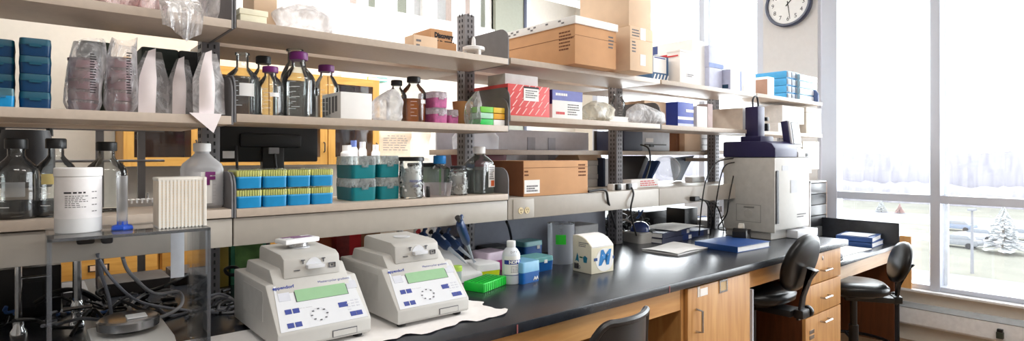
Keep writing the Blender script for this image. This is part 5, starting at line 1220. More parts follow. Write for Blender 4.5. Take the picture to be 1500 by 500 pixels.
# blue tip boxes
m_bb = mat('tip_box_royal', C(14, 92, 168), .35); m_bl = mat('lid_bluegreen', C(120, 186, 190), .35)
t = lowbox('rearmost blue tip box with a pale green lid on the bench', 762, 801, 379, 4, .135, .115, .085, m_bb, m_bl, .72)
part('sticker', MB().box(.02, .04, -.0605, -.058, .045, .062, m_paper), t)
t = lowbox('flat blue tip box with a pale green lid right of the white bottle', 774, 819, 398, 3, .13, .11, .062, m_bb, m_bl, .68)
part('sticker', MB().box(.0, .018, -.058, -.054, .036, .05, m_paper), t)
t = lowbox('front blue tip box with a milky lid beside the white bottle', 762, 793, 415, 4, .105, .10, .085, m_bb, mat('lid_milkblue', C(120, 178, 212), .35), .52)
part('logo', MB().prism([(.012, .008), (.02, .024), (.026, .012), (.034, .024), (.04, .008), (.034, .016), (.026, .008), (.02, .016)], 'Y', -.0525, -.0485, m_paper), t)
# beakers
p = onZ(829, 386, BT); r = px(20, p); x, Y = p[0], p[1]+r*.5; h = zat(327, x, Y)-BT
t = thing('beaker', 'tall clear plastic beaker with a green sticker', 'beaker', (x, Y, BT+.0005))
part('wall', MB().lathe([(r*.94, 0), (r*.96, .004), (r, h-.004), (r*1.05, h)], film('beaker_clear', (.93, .94, .96, 1), C(222, 226, 234), opacity=.42, gloss=.3, rough=.15), n=40, capt=False), t)
wraplabel(t, r*1.01, -2.75, -2.0, h*.50, h*.74, mat('sticker_green', C(40, 186, 40), .5), 'sticker', k=8)
b = MB()
for i in range(9): wq = 0; vs = []; zz = h*(.2+.07*i); [vs.extend([(r*1.005*math.cos(a), r*1.005*math.sin(a), zz), (r*1.005*math.cos(a), r*1.005*math.sin(a), zz+.0016)]) for a in (-1.2, -1.05, -.9)]; b.add(vs, [(0, 2, 3, 1), (2, 4, 5, 3)], m_inkg)
part('graduation_marks', b, t)
p = onZ(856, 372, BT); r = px(18.5, p); x, Y = p[0]+.005, p[1]+.09; h = zat(334, x, Y)-BT
t = thing('beaker', 'wide frosted tub behind the milk carton', 'beaker', (x, Y, BT+.0005)); part('wall', MB().lathe([(r*.85, 0), (r*.97, h-.012), (r*1.06, h-.01), (r*1.06, h), (r, h)], m_frost, n=40, capt=False), t)
p = onZ(822, 360, BT); t = thing('carton', 'grey-white box on the bench behind the clear beaker', 'box', (2.24, 2.10, BT)); part('box', MB().box(-.09, .09, -.07, .07, 0, .145, mat('greywhite_box', C(186, 186, 188), .5), bev=.003), t)
# milk carton
t = thing('milk_carton', 'cream paper carton with a big blue letter M and arched top', 'carton', (1.905, 1.69, BT+.0005), -3)
w, d, h = .138, .116, .126
pf = [(-d/2, 0), (-d/2, h*.92), (-d/2+.012, h*1.02), (-d/2+.035, h*1.16), (-d/2+.062, h*1.24), (-d/2+.09, h*1.27), (d/2, h*1.25), (d/2, 0)]
m_crm = mat('carton_cream', C(238, 232, 208), .5, noise=.02)
part('carton_body', MB().prism(pf, 'X', -w/2, w/2, m_crm, bev=.003), t)
wf = part('roof', MB().prism([(y-.0005*(k == 0), z_+.0012) for k, (y, z_) in enumerate(pf[1:7])]+[(y, z_-.004) for y, z_ in reversed(pf[1:7])], 'X', -w/2+.004, w/2-.002, m_paper), t)
b = MB(); b.lathe([(.05, 0), (.05, .001)], m_paper, n=40); o = part('badge', b, t); o.matrix_local = Matrix.Translation((.012, -d/2-.0002, h*.44)) @ Matrix.Rotation(math.pi/2, 4, 'X') @ Matrix.Scale(1.1, 4, (1, 0, 0))
b = MB(); o = txt(t, 'M', .088, (.012, -d/2-.0022, h*.50), m=mat('logo_blue', C(24, 130, 204), .5), bold=.0045, right=(1, 0, .0), up=(.22, 0, 1), name='logo')
b = MB().box(-.055, -.035, -d/2-.0025, -d/2-.001, h*.44, h*.54, m_blue).box(.062, .07, -d/2-.0025, -d/2-.001, h*.44, h*.54, m_blue); part('logo_wings', b, t)
# left side print
S = -w/2-.001
def sd(y0, y1, z0, z1, m, name): 
    return part(name, MB().box(S-.0006, S+.0002, y0, y1, z0, z1, m), t)
lines(t, 3, -.02, .04, h*.88, h*1.06, -w/2, m_inkg, 'S', 4); lines(t, 3, -.045, .0, h*.1, h*.25, -w/2, m_inkg, 'S', 6)
mt = mat('teal_print', C(30, 120, 150), .6)
part('pictograms', MB().prism([(.030, h*.40), (.018, h*.34), (.022, h*.56), (.028, h*.66), (.032, h*.56), (.040, h*.36)], 'X', S-.0006, S+.0002, mt), t); part('pictograms', MB().prism([(-.03, h*.36), (-.012, h*.36), (-.008, h*.54), (-.02, h*.60), (-.034, h*.54)], 'X', S-.0006, S+.0002, mt), t)
part('printed_word', MB().box(S-.0006, S+.0002, -.005, .014, h*.5, h*.545, mat('green_print_dark', C(50, 110, 70), .6)), t)
b = MB(); random.seed(12); y = .020
while y < .050: ww = random.uniform(.001, .003); b.box(S-.0006, S+.0002, y, y+ww, h*.10, h*.30, m_ink); y += ww+random.uniform(.001, .0022)
part('barcode', b, t)
# ================================================================== MIDDLE OF THE BENCH
p = onZ(942, 357, BT); t = thing('vortex_mixer', 'grey bench vortex with a shiny blue dome', 'mixer', (p[0]+.05, p[1]+.06, BT), -8)
part('body', MB().loft([(0, .075, .075, 7), (.055, .078, .078, 7), (.062, .072, .072, 6)], m_body, n=36), t)
part('dome', MB().lathe([(.058, .06), (.058, .072), (.05, .098), (.035, .112), (.015, .119), (.001, .12)], mat('dome_blue', C(60, 78, 140), .08, coat=.6), n=40), t)
part('cord', MB().tube([(-.06, .05, .03), (-.09, .08, .09), (-.02, .12, .12), (.05, .10, .09)], .006, m_rail), t)
def flat(label, u, v, rot, w, d, h, m, z0=0, name='binder', cat='binder', pages=True, spine=None):
    p = onZ(u, v, BT+z0); t = thing(name, label, cat, (p[0], p[1], BT+z0+.0005), rot)
    if pages:
        part('cover', MB().box(-w/2, w/2, -d/2, d/2, 0, .003, m, bev=.001).box(-w/2, w/2, -d/2, d/2, h-.003, h, m, bev=.001).box(-w/2, -w/2+.004, -d/2, d/2, .002, h-.002, m), t)
        part('pages', MB().box(-w/2+.005, w/2-.006, -d/2+.004, d/2-.005, .003, h-.003, m_paper), t)
    else: part('sheets', MB().box(-w/2, w/2, -d/2, d/2, 0, h, m, bev=.001), t)
    return t
m_bsp = mat('binder_slate', C(56, 60, 84), .5); m_nb = mat('notebook_navy', C(30, 52, 112), .45)
def book(label, loc, rot, w, d, h, m1, m2):
    t = thing('notebook', label, 'notebook', loc, rot)
    part('cover', MB().box(-w/2, w/2*.35, -d/2, d/2, 0, .003, m1).box(w/2*.35, w/2, -d/2, d/2, 0, .003, m2).box(-w/2, w/2*.35, -d/2, d/2, h-.003, h, m1).box(w/2*.35, w/2, -d/2, d/2, h-.003, h, m2).box(-w/2, w*.16, -d/2-.002, -d/2+.002, 0, h, m1).box(w*.16, w*.36, -d/2-.0022, -d/2+.002, 0, h, m2), t)
    part('pages', MB().box(-w/2+.004, w/2-.004, -d/2+.003, d/2-.003, .003, h-.003, m_paper), t); return t
p = onZ(967, 358, BT); bx_, by_ = p[0]+.165, p[1]+.105
book('lower dark notebook of the pile beside the blue dome mixer', (bx_, by_, BT+.0005), 2, .33, .22, .03, m_bsp, m_nb)
book('upper dark notebook of the pile beside the blue dome mixer', (bx_+.0, by_+.01, BT+.032), 5, .33, .22, .03, m_bsp, m_nb)
book('thin navy notebook right of the notebook pile in front of the cables', (bx_+.31, by_+.03, BT+.0005), 2, .25, .20, .035, m_nb, m_bsp)
t = thing('paper_sheets', 'loose white sheets lying on top of the notebook pile', 'papers', (bx_+.14, by_+.0, BT+.064), 8); part('sheets', MB().grid(lambda i, j: (-.20+.40*i, -.11+.22*j, .004+.006*math.sin(i*4)+.003*j), 14, 8, m_paper), t)
p = onZ(990, 366, BT); t = thing('paper_sheets', 'white stack of papers lying in front of the notebook pile', 'papers', (p[0], p[1], BT+.0005), 4)
part('sheets', MB().grid(lambda i, j: (-.17+.34*i, -.11+.22*j, .010+.004*math.sin(i*5+j*3)), 14, 8, m_paper).box(-.165, .165, -.105, .105, 0, .006, m_paper), t)
t = flat('blue hardcover binder lying in front of the imaging cabinet', 1073, 362, -3, .33, .26, .032, m_blue)
p = onZ(1100, 356, BT)
t = thing('tape_dispenser', 'black tape dispenser in front of the imaging cabinet', 'tape dispenser', (3.24, 1.70, BT), 20); t.scale = (1.4, 1.4, 1.4)
part('base', MB().prism([(-.075, 0), (-.075, .05), (-.05, .062), (-.02, .03), (.03, .028), (.06, .045), (.08, .045), (.08, 0)], 'Y', -.028, .028, m_black, bev=.005), t)
o = part('tape_roll', MB().lathe([(.012, -.01), (.026, -.01), (.026, .01), (.012, .01)], mat('tape_white', C(206, 200, 190), .4), n=30), t); o.matrix_local = Matrix.Translation((-.012, 0, .052)) @ Matrix.Rotation(math.pi/2, 4, 'X')
# dark boxes behind the cables
def darkbox(label, u0, u1, vt, Y, dp, name, cat, m, mk=None):
    x0, x1, h = dims(u0, u1, vt, BT, Y); t = thing(name, label, cat, ((x0+x1)/2, Y+dp/2, BT+.0005)); w = x1-x0
    part('case', MB().box(-w/2, w/2, -dp/2, dp/2, 0, h, m, bev=.005), t); 
    if mk: mk(t, w, dp, h)
    return t
darkbox('black computer case behind the blue dome mixer', 945, 1000, 311, 2.45, .3, 'computer_case', 'computer', m_black, lambda t, w, d, h: part('port_plate', MB().box(-w*.3, w*.3, -d/2-.002, -d/2, h*.2, h*.5, m_dark), t))
darkbox('black box with vents behind the shelf post', 858, 896, 322, 2.55, .25, 'computer_case', 'computer', m_black)
darkbox('tall black computer case at the left edge under the raceway', -60, 90, 402, 2.35, .3, 'computer_case', 'computer', m_black, lambda t, w, d, h: part('port_plate', MB().box(w*.1, w*.3, -d/2-.002, -d/2, h*.2, h*.7, m_dark), t))
darkbox('low grey box behind the chrome tap', 92, 130, 430, 2.45, .2, 'grey_box', 'box', mat('box_midgrey', C(120, 118, 118), .6))
darkbox('dark equipment box behind the steel balance', 150, 250, 418, 2.5, .2, 'equipment_box', 'equipment', mat('box_brownblack', C(58, 52, 50), .5))
darkbox('dark equipment box behind the hanging white tag', 256, 305, 402, 2.55, .2, 'equipment_box', 'equipment', mat('box_umber', C(66, 56, 52), .5))
darkbox('black power supply box between computer case and notebook pile', 1003, 1022, 306, 2.22, .15, 'equipment_box', 'equipment', m_black)
x0, x1 = XY(1046, 2.6), XY(1076, 2.6); t = thing('white_case', 'tall white appliance seen behind the cables left of the imaging cabinet', 'appliance', ((x0+x1)/2, 2.75, 0)); part('case', MB().box(-(x1-x0)/2, (x1-x0)/2, -.14, .14, 0, 1.17, mat('case_white', C(220, 226, 236), .5), bev=.006), t); part('sticker', MB().box(-.08, -.03, -.142, -.14, .95, 1.0, m_inkg), t)
# gas taps
m_chrome = mat('chrome', C(220, 222, 226), .12, metal=1)
for u, vt, Y, l in ((27, 388, 2.15, 'slim chrome gas tap at the left edge of the bench'), (113, 380, 2.15, 'tall chrome water tap behind the acrylic stand')):
    x = XY(u, Y); H = max(.12, zat(vt, x, Y)-BT); t = thing('bench_tap', l, 'tap', (x, Y, BT))
    part('pipe', MB().tube([(0, 0, 0), (0, 0, H)], .011 if u > 50 else .008, m_chrome, smooth=False), t); part('base', MB().lathe([(.02, 0), (.019, .01), (.013, .02), (.013, .04)], m_chrome, n=24), t)
    if u > 50: part('valve', MB().tube([(-.035, -.016, .055), (.035, -.016, .055)], .006, m_chrome, smooth=False).lathe([(.016, .045), (.018, .06), (.013, .075)], m_chrome, n=20), t)
    else: part('nozzle', MB().lathe([(.008, H), (.016, H+.005), (.014, H+.03), (.006, H+.045)], m_chrome, n=18), t); part('lever', MB().tube([(0, 0, H*.8), (.07, 0, H*.8)], .004, m_chrome, smooth=False), t)
# ------------------------------------------------------------------ cables
m_cab_l = mat('cable_grey', C(120, 122, 130), .5); m_cab_k = mat('cable_black', C(16, 16, 18), .5); m_cab_w = mat('cable_pale', C(156, 156, 160), .5)
def cable(label, pts, r, m, name='cable'):
    P = [onY(u, v, Y) for u, v, Y in pts]; P = [(x, y, max(z, BT+r+.0005)) for x, y, z in P]; o = Vector(P[-1])
    return solo(name, MB().tube([tuple(Vector(p)-o) for p in P], r, m), label, 'cable', tuple(o))
cable('thick grey cable falling from the raceway plug left of the balance', [(143, 372, 1.83), (148, 400, 1.86), (160, 440, 1.9), (166, 490, 1.95)], .0045, m_cab_l)
cable('grey cable sweeping right from the raceway plug across the stand', [(145, 380, 1.83), (165, 410, 1.86), (200, 440, 1.92), (250, 452, 1.98), (320, 462, 2.0)], .004, m_cab_l)
cable('pale thick cable coiled behind the steel pan', [(180, 378, 1.84), (190, 400, 1.9), (225, 430, 2.0), (262, 428, 2.05), (265, 448, 1.98), (235, 465, 1.95), (205, 462, 2.0), (190, 450, 2.1), (215, 430, 2.2), (250, 425, 2.2)], .005, m_cab_w)
cable('black cable hanging diagonally behind the hanging tag', [(300, 392, 2.3), (270, 405, 2.2), (240, 420, 2.1), (215, 428, 2.2)], .006, m_cab_k)
cable('black looped cable in front of the green carton', [(392, 352, 2.22), (390, 375, 2.22), (365, 398, 2.2), (338, 403, 2.2), (330, 395, 2.22), (345, 392, 2.22), (356, 405, 2.2), (352, 425, 2.2)], .006, m_cab_k)
random.seed(21)
for k, (c, l) in enumerate(((m_cab_l, 'grey loop of cable'), (m_cab_w, 'pale loop of cable'), (m_cab_l, 'thin grey cable curl'), (m_cab_w, 'thin pale cable curl'), (m_cab_k, 'black cable curl'))):
    pts = []
    for i in range(9): a = i*.95+k; pts.append((320+k*5+26*math.cos(a)*(.6+.06*i), 448+k*3+17*math.sin(a), 1.98+.02*k+.06*math.sin(i)))
    cable(l+' in the tangle left of the first cycler', pts, .004, c)
for k in range(7):
    x0 = 20+k*42; pts = [(x0, 478+random.randint(-18, 18), 2.0), (x0+30, 468+random.randint(-25, 20), 2.1), (x0+62, 476+random.randint(-22, 20), 2.05), (x0+100, 466+random.randint(-20, 25), 2.1)]
    cable(['black cable lying left of the slim gas tap', 'grey cable lying between the two taps', 'black cable lying by the tall water tap', 'dark cable lying behind the balance body', 'grey cable lying behind the steel pan', 'black cable lying right of the steel pan', 'grey cable lying below the hanging tag'][k], pts, .005, [m_cab_k, m_cab_l, m_cab_k, m_dark, m_cab_l, m_cab_k, m_cab_l][k])
for u0, l in ((102, 'black cable arcing right above the grey box behind the tap'), (95, 'black cable arcing low behind the acrylic leg')):
    cable(l, [(u0-45, 445, 2.2), (u0-15, 428, 2.2), (u0+15, 425, 2.2), (u0+45, 440, 2.25)], .006, m_cab_k)
t = thing('raceway_plug', 'black plug pair in the raceway behind the acrylic stand', 'plug', (XY(143, 1.83), 1.815, 1.235)); part('body', MB().box(-.045, -.008, -.02, .0165, -.02, .022, m_black, bev=.006).box(.006, .03, -.026, .0165, -.022, .024, m_dark, bev=.006), t)
cable('black cord dropping below the outlet', [(742, 325, 1.86), (746, 335, 1.95), (749, 352, 2.1), (750, 372, 2.2)], .006, m_cab_k)
cable('black cord beside the upright pipette', [(686, 330, 2.1), (687, 350, 2.15), (690, 375, 2.2)], .005, m_cab_k)
cable('black cord from the raceway edge near the white paper pile', [(862, 281, 1.825), (886, 279, 1.825), (891, 296, 1.825), (897, 318, 1.9), (902, 335, 2.0)], .006, m_cab_k)
cable('black cord dropping from the power strip over the raceway', [(925, 275, 1.84), (928, 285, 1.822), (924, 305, 1.822), (926, 322, 1.9), (932, 345, 2.0)], .005, m_cab_k)
cable('black cord hanging from the printer', [(938, 212, 2.16), (950, 218, 2.12), (952, 240, 2.12), (944, 268, 2.0)], .005, m_cab_k)
t = thing('raceway_plug', 'black angled plug sticking out of the raceway by the imaging cabinet', 'plug', onY(1018, 291, 1.815)); part('body', MB().box(-.03, .02, -.02, .0165, -.015, .012, m_black, bev=.005), t)
for k, (pts, l) in enumerate((([(1020, 291, 1.80), (1034, 296, 1.80), (1043, 320, 1.85), (1040, 345, 1.9)], 'left black cord curving down from the angled plug'), ([(1022, 292, 1.80), (1048, 300, 1.82), (1058, 325, 1.9), (1060, 345, 2.0)], 'right black cord curving down from the angled plug'),
    ([(1075, 232, 1.85), (1050, 238, 1.82), (1035, 262, 1.80), (1028, 300, 1.80), (1024, 345, 1.9)], 'long black cord arcing left from the imaging cabinet'), ([(1076, 238, 1.84), (1060, 246, 1.80), (1050, 290, 1.80), (1044, 335, 1.9)], 'second black cord arcing from the imaging cabinet'),
    ([(1076, 250, 1.86), (1068, 290, 1.80), (1064, 315, 1.82), (1052, 335, 1.9), (1076, 338, 1.9)], 'thin black cord looping by the imaging cabinet side'))): cable(l, pts, .004, m_cab_k)
# tangle nobody could count
random.seed(33); tg = MB()
for (u0, u1, v0, v1, n) in ((856, 945, 318, 356, 46), (1000, 1075, 322, 350, 22), (5, 330, 432, 492, 34)):
    for i in range(n):
        u, v = random.uniform(u0, u1), random.uniform(v0, v1); Y = random.uniform(2.2, 2.42); pts = []
        for k in range(6):
            q = onY(u, v, Y); pts.append((q[0], q[1], max(q[2], BT+.006))); u += random.uniform(-16, 16); v += random.uniform(-12, 12); Y += random.uniform(-.03, .03); Y = min(max(Y, 2.19), 2.44); v = min(max(v, v0-10), v1+10); u = min(max(u, u0-6), u1+6)
        tg.tube(pts, random.choice((.004, .005, .006)), random.choice((m_cab_k, m_cab_k, m_dark, m_cab_k, mat('cable_blue', C(50, 90, 150), .5) if random.random() < .4 else m_cab_l)), n=6)
solo('cable_tangle', tg, 'dark tangle of cables on the far half of the bench', 'cables', kind='stuff')
# ================================================================== IMAGING CABINET
t = thing('imaging_cabinet', 'tall putty imaging cabinet with a navy hood on the bench end', 'imaging cabinet', (3.62, 1.735, BT+.0005), -4)
W, D = .205, .175
part('plinth', MB().box(-W+.005, W-.02, -D+.03, D-.01, 0, .075, m_body, bev=.006).box(-.02, W+.03, -D-.04, -D+.05, .0, .05, m_panel, bev=.008), t)
part('cabinet_body', MB().box(-W, W, -D, D, .06, .50, m_body, bev=.008), t)
dr = part('door', MB().box(-W-.012, -W-.001, -D-.002, D-.01, .045, .495, mat('door_putty', C(206, 204, 198), .45), bev=.004), t)
fr = MB()
for (y0, y1, z0, z1) in ((-.09, .075, .10, .103), (-.09, .075, .205, .208), (-.09, -.087, .10, .208), (.072, .075, .10, .208)): fr.box(-W-.0135, -W-.0118, y0, y1, z0, z1, mat('groove', C(150, 148, 144), .6))
fr.lathe([(.03, -.0001), (.03, .001)], mat('groove2', C(190, 188, 182), .5), n=6)
for i in range(len(fr.v)-12, len(fr.v)): v = fr.v[i]; fr.v[i] = (-W-.0122-v[2], v[0]-.005, .15+v[1])
fr.box(-W-.016, -W-.0118, -.045, .02, .19, .197, mat('groove', C(150, 148, 144), .6))
part('hatch', fr, dr)
part('grip_recess', MB().box(-W-.002, -W+.03, -D-.008, -D+.004, .10, .42, m_dark, bev=.004), t, 'dark vertical door grip')
fp = MB().box(-.03, .05, -D-.002, -D+.001, .28, .36, mat('panel_grey', C(190, 192, 200), .5))
part('front_decal', fp, t); part('front_decal', MB().box(-.13, -.06, -D-.002, -D+.001, .42, .45, mat('panel_grey', C(190, 192, 200), .5)), t); lines(t, 2, .05, .16, .12, .15, -D, m_inkg)
hood = part('hood', MB().prism([(-D-.002, .50), (-D-.002, .555), (-D+.02, .585), (-D+.06, .60), (D, .60), (D, .50)], 'X', -W-.006, -W+.26, m_navy, bev=.012), t, 'navy blue hood')
part('control_deck', MB().prism([(-D-.004, .50), (-D-.004, .535), (-D+.08, .57), (D, .57), (D, .50)], 'X', -W+.262, W, m_panel, bev=.006).box(.15, .175, -D-.007, -D-.003, .505, .525, m_dark), t)
tw = part('camera_tower', MB().box(-.115, .035, -.03, .11, .598, .635, m_navy, bev=.006).box(-.095, -.015, 0, .09, .63, .825, m_navy, bev=.006).box(-.013, .01, .02, .07, .64, .80, m_panel, bev=.004), t, 'navy camera tower')
part('focus_knob', MB().box(.005, .04, -.005, .03, .67, .72, m_black, bev=.008).box(.0, .03, -.005, .03, .735, .76, m_black, bev=.006), tw)
part('cable_loop', MB().tube([(-.07, .05, .82), (-.07, .05, .87), (-.045, .05, .895), (-.015, .05, .88), (-.005, .05, .80)], .006, m_dark), tw)
sc = part('touch_screen', MB().box(-.02, .10, -.02, .028, -.085, .085, m_panel, bev=.006).box(-.03, -.018, -.01, .032, -.087, .087, m_navy, bev=.004), t, 'small tilted touch screen')
sc.matrix_local = Matrix.Translation((.055, -D+.05, .645)) @ Matrix.Rotation(math.radians(-8), 4, 'X')
part('display', MB().box(-.002, .085, -.0225, -.0195, -.062, .07, mat('screen_grey', C(176, 184, 200), .2)).box(-.006, .089, -.0212, -.0195, -.067, .075, m_dark), sc)
# ================================================================== ON THE LOW DESK
z = DT
p = onZ(1275, 356, DT)
t = thing('binder', 'lower blue binder of the pile on the low desk', 'binder', (4.86, 1.60, z+.0005), 3)
part('cover', MB().box(-.15, .15, -.12, .12, 0, .003, m_blue).box(-.15, .15, -.12, .12, .033, .036, m_blue).box(-.15, -.146, -.12, .12, 0, .036, m_blue), t); part('pages', MB().box(-.145, .146, -.116, .116, .003, .033, m_paper), t)
t = dup(t, (4.865, 1.61, z+.038), 'upper blue binder of the pile on the low desk', rot=6)
t = thing('paper_sheets', 'white sheets lying on the upper blue binder', 'papers', (4.86, 1.61, z+.0755), 4); part('sheets', MB().grid(lambda i, j: (-.12+.24*i, -.09+.18*j, .002+.003*math.sin(i*4)), 8, 6, m_paper), t)
t = thing('paper_sheets', 'spread white papers covering the low desk', 'papers', (4.40, 1.66, z+.0005), -2); part('sheets', MB().box(-.28, .28, -.19, .2, 0, .004, m_paper).box(-.18, .1, -.10, .16, .004, .007, mat('paper_print', C(222, 224, 232), .8)), t)
p = onZ(1238, 382, DT); t = thing('stapler', 'dark stapler on the near edge of the low desk', 'stapler', (4.00, 1.455, z+.0005), 4)
part('base', MB().box(-.075, .075, -.022, .022, 0, .012, m_black, bev=.004), t); part('arm', MB().prism([(-.07, .014), (-.065, .045), (.02, .052), (.08, .03), (.08, .014)], 'Y', -.019, .019, mat('stapler_grey', C(96, 84, 92), .35), bev=.006), t)
solo('paper_stack', MB().box(-.05, .16, -.09, .09, 0, .05, m_paper, bev=.002), 'white paper stack on the bench end beside the imaging cabinet', 'papers', (3.70, 2.22, BT+.0005))
# ================================================================== STOOLS
m_vinyl = mat('black_vinyl', C(13, 13, 15), .3, noise=.2, spec=.35); m_shell = mat('stool_shell', C(26, 27, 31), .38)
def stool(label, seat, zs, face, back_h, rb=.21, ring=True, bw=.20, bh=.17, boff=.25, lr=.29):
    """seat = (x, y) of the seat centre, face = heading the sitter looks along (degrees from +X)"""
    t = thing('lab_stool', label, 'stool', (seat[0], seat[1], 0), face-90, 'black lab stools')      # local +Y is forward
    part('seat', MB().loft([(zs-.075, rb*.86, rb*.82, 2.6), (zs-.06, rb*.98, rb*.95, 2.6), (zs-.03, rb, rb*.98, 2.5), (zs-.008, rb*.90, rb*.88, 2.4), (zs, rb*.6, rb*.6, 2.2), (zs-.003, rb*.2, rb*.2, 2)], m_vinyl, n=44), t, smooth=70)
    part('seat_pan', MB().loft([(zs-.095, rb*.6, rb*.6, 2.5), (zs-.07, rb*.86, rb*.84, 2.5)], m_black, n=36), t)
    part('control_box', MB().box(-.06, .06, -rb-.02, .06, zs-.125, zs-.09, m_black, bev=.008).box(-.035, .05, -rb-.07, -rb-.02, zs-.13, zs-.085, m_black, bev=.01), t)
    part('lever', MB().tube([(.05, .0, zs-.11), (rb*.9, .02, zs-.115)], .006, m_black, smooth=False).lathe([(.028, 0), (.028, .02)], m_black, n=20), t) if False else None
    k = part('knob', MB().lathe([(.026, 0), (.03, .006), (.03, .022), (.026, .028)], m_black, n=22), t); k.matrix_local = Matrix.Translation((.05, -rb-.05, zs-.105)) @ Matrix.Rotation(math.pi/2, 4, 'Y')
    part('back_bar', MB().prism([(-rb-.045, zs-.14), (-rb-.062, zs-.02), (-rb-.092, zs+.07), (-boff-.085, zs+.12), (-boff-.045, zs+back_h-.02), (-boff-.032, zs+back_h-.02), (-boff-.068, zs+.12), (-rb-.075, zs+.07), (-rb-.048, zs-.02), (-rb-.03, zs-.14)], 'X', -.024, .024, m_shell, bev=.003), t)
    def sec(f): return [(f*bw*math.cos(a)*1.0, f*bh*math.sin(a)) for a in [6.2832*i/40 for i in range(40)]]
    b = MB(); vs = []; fs = []
    lay = [(.0, -.030), (.80, -.032), (.97, -.022), (1.0, -.006), (.97, .010), (.75, .022), (.0, .026)]
    for f, y in lay:
        for (x, zz) in sec(max(f, .001)):
            e = 2.6; q = math.hypot(x/bw, zz/bh)+1e-9; g = 1.0
            vs.append((x, y-boff+.18*(-(x*x))*-1+-.26*zz, zs+back_h+zz))
    n = 40
    for k in range(len(lay)-1):
        for i in range(n): j = (i+1) % n; fs.append((k*n+i, k*n+j, (k+1)*n+j, (k+1)*n+i))
    b.add(vs, fs, m_vinyl); part('backrest', b, t, smooth=70)
    part('column', MB().lathe([(.028, .14), (.028, zs*.55), (.02, zs*.55), (.02, zs-.09)], m_black, n=22), t)
    for i in range(5):
        a = math.radians(72*i+18); c, s = math.cos(a), math.sin(a)
        lg = part('leg', MB().tube([(0, 0, .13), (c*lr*.5, s*lr*.5, .115), (c*lr, s*lr, .075)], [.026, .022, .017], m_shell), t)
        part('glide', MB().lathe([(.022, 0), (.024, .03), (.012, .06)], m_black, n=16, cx=c*(lr-.01), cy=s*(lr-.01)), lg)
    if ring:
        rr = lr*.78; part('foot_ring', MB().tube([(rr*math.cos(a), rr*math.sin(a), .24) for a in [6.2832*i/24 for i in range(25)]], .011, mat('ring_black', C(34, 34, 38), .2, metal=.5), smooth=False), t)
        for i in range(3): a = 2.1*i; part('ring_spoke', MB().tube([(.02*math.cos(a), .02*math.sin(a), .24), (rr*math.cos(a), rr*math.sin(a), .24)], .008, m_black, smooth=False), t)
    return t
stool('black lab stool pulled up to the knee space beside the drawers', (2.97, 1.50), .75, 90, .15, bw=.182, bh=.15, lr=.22)
stool('black lab stool at the low desk by the window', (4.05, 1.37), .64, 122, .13, bw=.155, bh=.128, rb=.195)
# near chair with a moulded shell back
t = thing('shell_chair', 'black chair with rounded moulded shell back in the foreground', 'chair', (1.40, 1.37, 0), 8)
def shell(o):
    def f(i, j):
        a = (i-.5)*2; x = .20*a*(1-.10*j**3); top = 1-max(0, abs(a)-.62)**2*1.6
        return (x, -.245-.03*j+.07*a*a+o, .50+.435*j*top)
    return f
b = MB().grid(shell(0), 24, 16, m_shell).grid(shell(.016), 24, 16, m_shell)
f0, f1 = shell(0), shell(.016)
rim = [(i/24, 1) for i in range(25)]
b.add([f0(*q) for q in rim]+[f1(*q) for q in rim], [(i, i+1, i+26, i+25) for i in range(24)], m_shell)
for s_ in (0, 1):
    rim = [(s_, j/16) for j in range(17)]; b.add([f0(*q) for q in rim]+[f1(*q) for q in rim], [(i, i+1, i+18, i+17) for i in range(16)], m_shell)
part('backrest', b, t, smooth=60)
part('rim', MB().tube([f0(0, j/8) for j in range(9)]+[f0(i/16, 1) for i in range(1, 17)]+[f0(1, 1-j/8) for j in range(1, 9)], .012, m_shell), t)
part('seat', MB().loft([(.44, .19, .19, 3), (.47, .205, .205, 3), (.49, .20, .20, 3)], m_shell, n=40), t)
part('back_bar', MB().tube([(0, -.12, .43), (0, -.26, .46), (0, -.275, .66)], .018, m_black), t)
part('column', MB().lathe([(.03, .12), (.03, .3), (.02, .3), (.02, .45)], m_black, n=20), t)
for i in range(5): a = math.radians(72*i+18); part('leg', MB().tube([(0, 0, .13), (math.cos(a)*.28, math.sin(a)*.28, .03)], [.026, .02], m_shell, smooth=False), t)
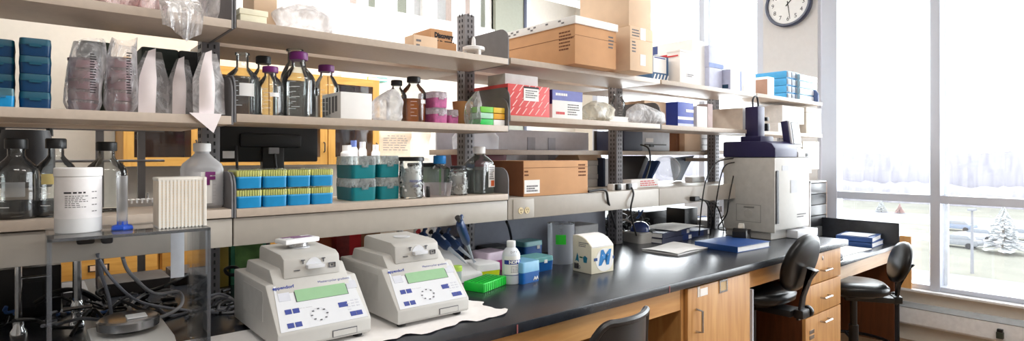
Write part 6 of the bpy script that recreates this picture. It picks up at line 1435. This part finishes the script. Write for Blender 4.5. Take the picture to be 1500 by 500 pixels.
# ================================================================== LIGHT
W_ = bpy.data.worlds.new('sky'); SC.world = W_; W_.use_nodes = True; nt = W_.node_tree; nt.nodes.clear()
out = nt.nodes.new('ShaderNodeOutputWorld'); bg = nt.nodes.new('ShaderNodeBackground'); bg.inputs[0].default_value = (.97, .985, 1, 1); bg.inputs[1].default_value = 2.3
nt.links.new(bg.outputs[0], out.inputs[0])
def area(name, loc, rot, sx, sy, power, col=(1, .97, .93), portal=False):
    l = bpy.data.lights.new(name, 'AREA'); l.shape = 'RECTANGLE'; l.size = sx; l.size_y = sy; l.energy = power; l.color = col
    if portal: l.cycles.is_portal = True
    o = bpy.data.objects.new(name, l); COL.objects.link(o); o.location = loc; o.rotation_euler = rot; return o
area('window_portal', (XW+.16, -.6, 1.95), (0, math.radians(90), 0), 3.1, 5.2, 1, portal=True)
area('window_portal', (XW+.16, 3.6, 1.95), (0, math.radians(90), 0), 3.1, 2.1, 1, portal=True)
area('window_daylight', (XW+.45, -.5, 2.0), (0, math.radians(90), 0), 3.0, 5.2, 370, (.94, .97, 1))
area('window_daylight', (XW+.45, 3.6, 2.0), (0, math.radians(90), 0), 3.0, 2.1, 200, (.94, .97, 1))
for x, y, p in ((.1, -.6, 30), (2.4, -.4, 26), (.6, 3.4, 40), (2.8, 3.6, 40)): area('ceiling_light', (x, y, HC-.03), (0, 0, 0), 1.4, .5, p)
# ================================================================== CAMERA
cd = bpy.data.cameras.new('camera'); cam = bpy.data.objects.new('camera', cd); COL.objects.link(cam); SC.camera = cam
cd.sensor_fit = 'HORIZONTAL'; cd.sensor_width = 36; cd.lens = FPX/1500*36; cd.clip_start = .02; cd.clip_end = 2000
cd.shift_y = -(250-V0)/1500
cam.location = (0, 0, CZ); cam.rotation_euler = (math.radians(90), 0, math.atan2(-CA, SA))
SC.view_settings.view_transform = 'Standard'; SC.view_settings.look = 'None'; SC.view_settings.exposure = .4; SC.view_settings.gamma = 1
SC.cycles.transparent_max_bounces = 32; SC.cycles.max_bounces = 10; SC.cycles.diffuse_bounces = 4; SC.cycles.glossy_bounces = 4
SC.cycles.use_denoising = True; SC.cycles.sample_clamp_indirect = 6
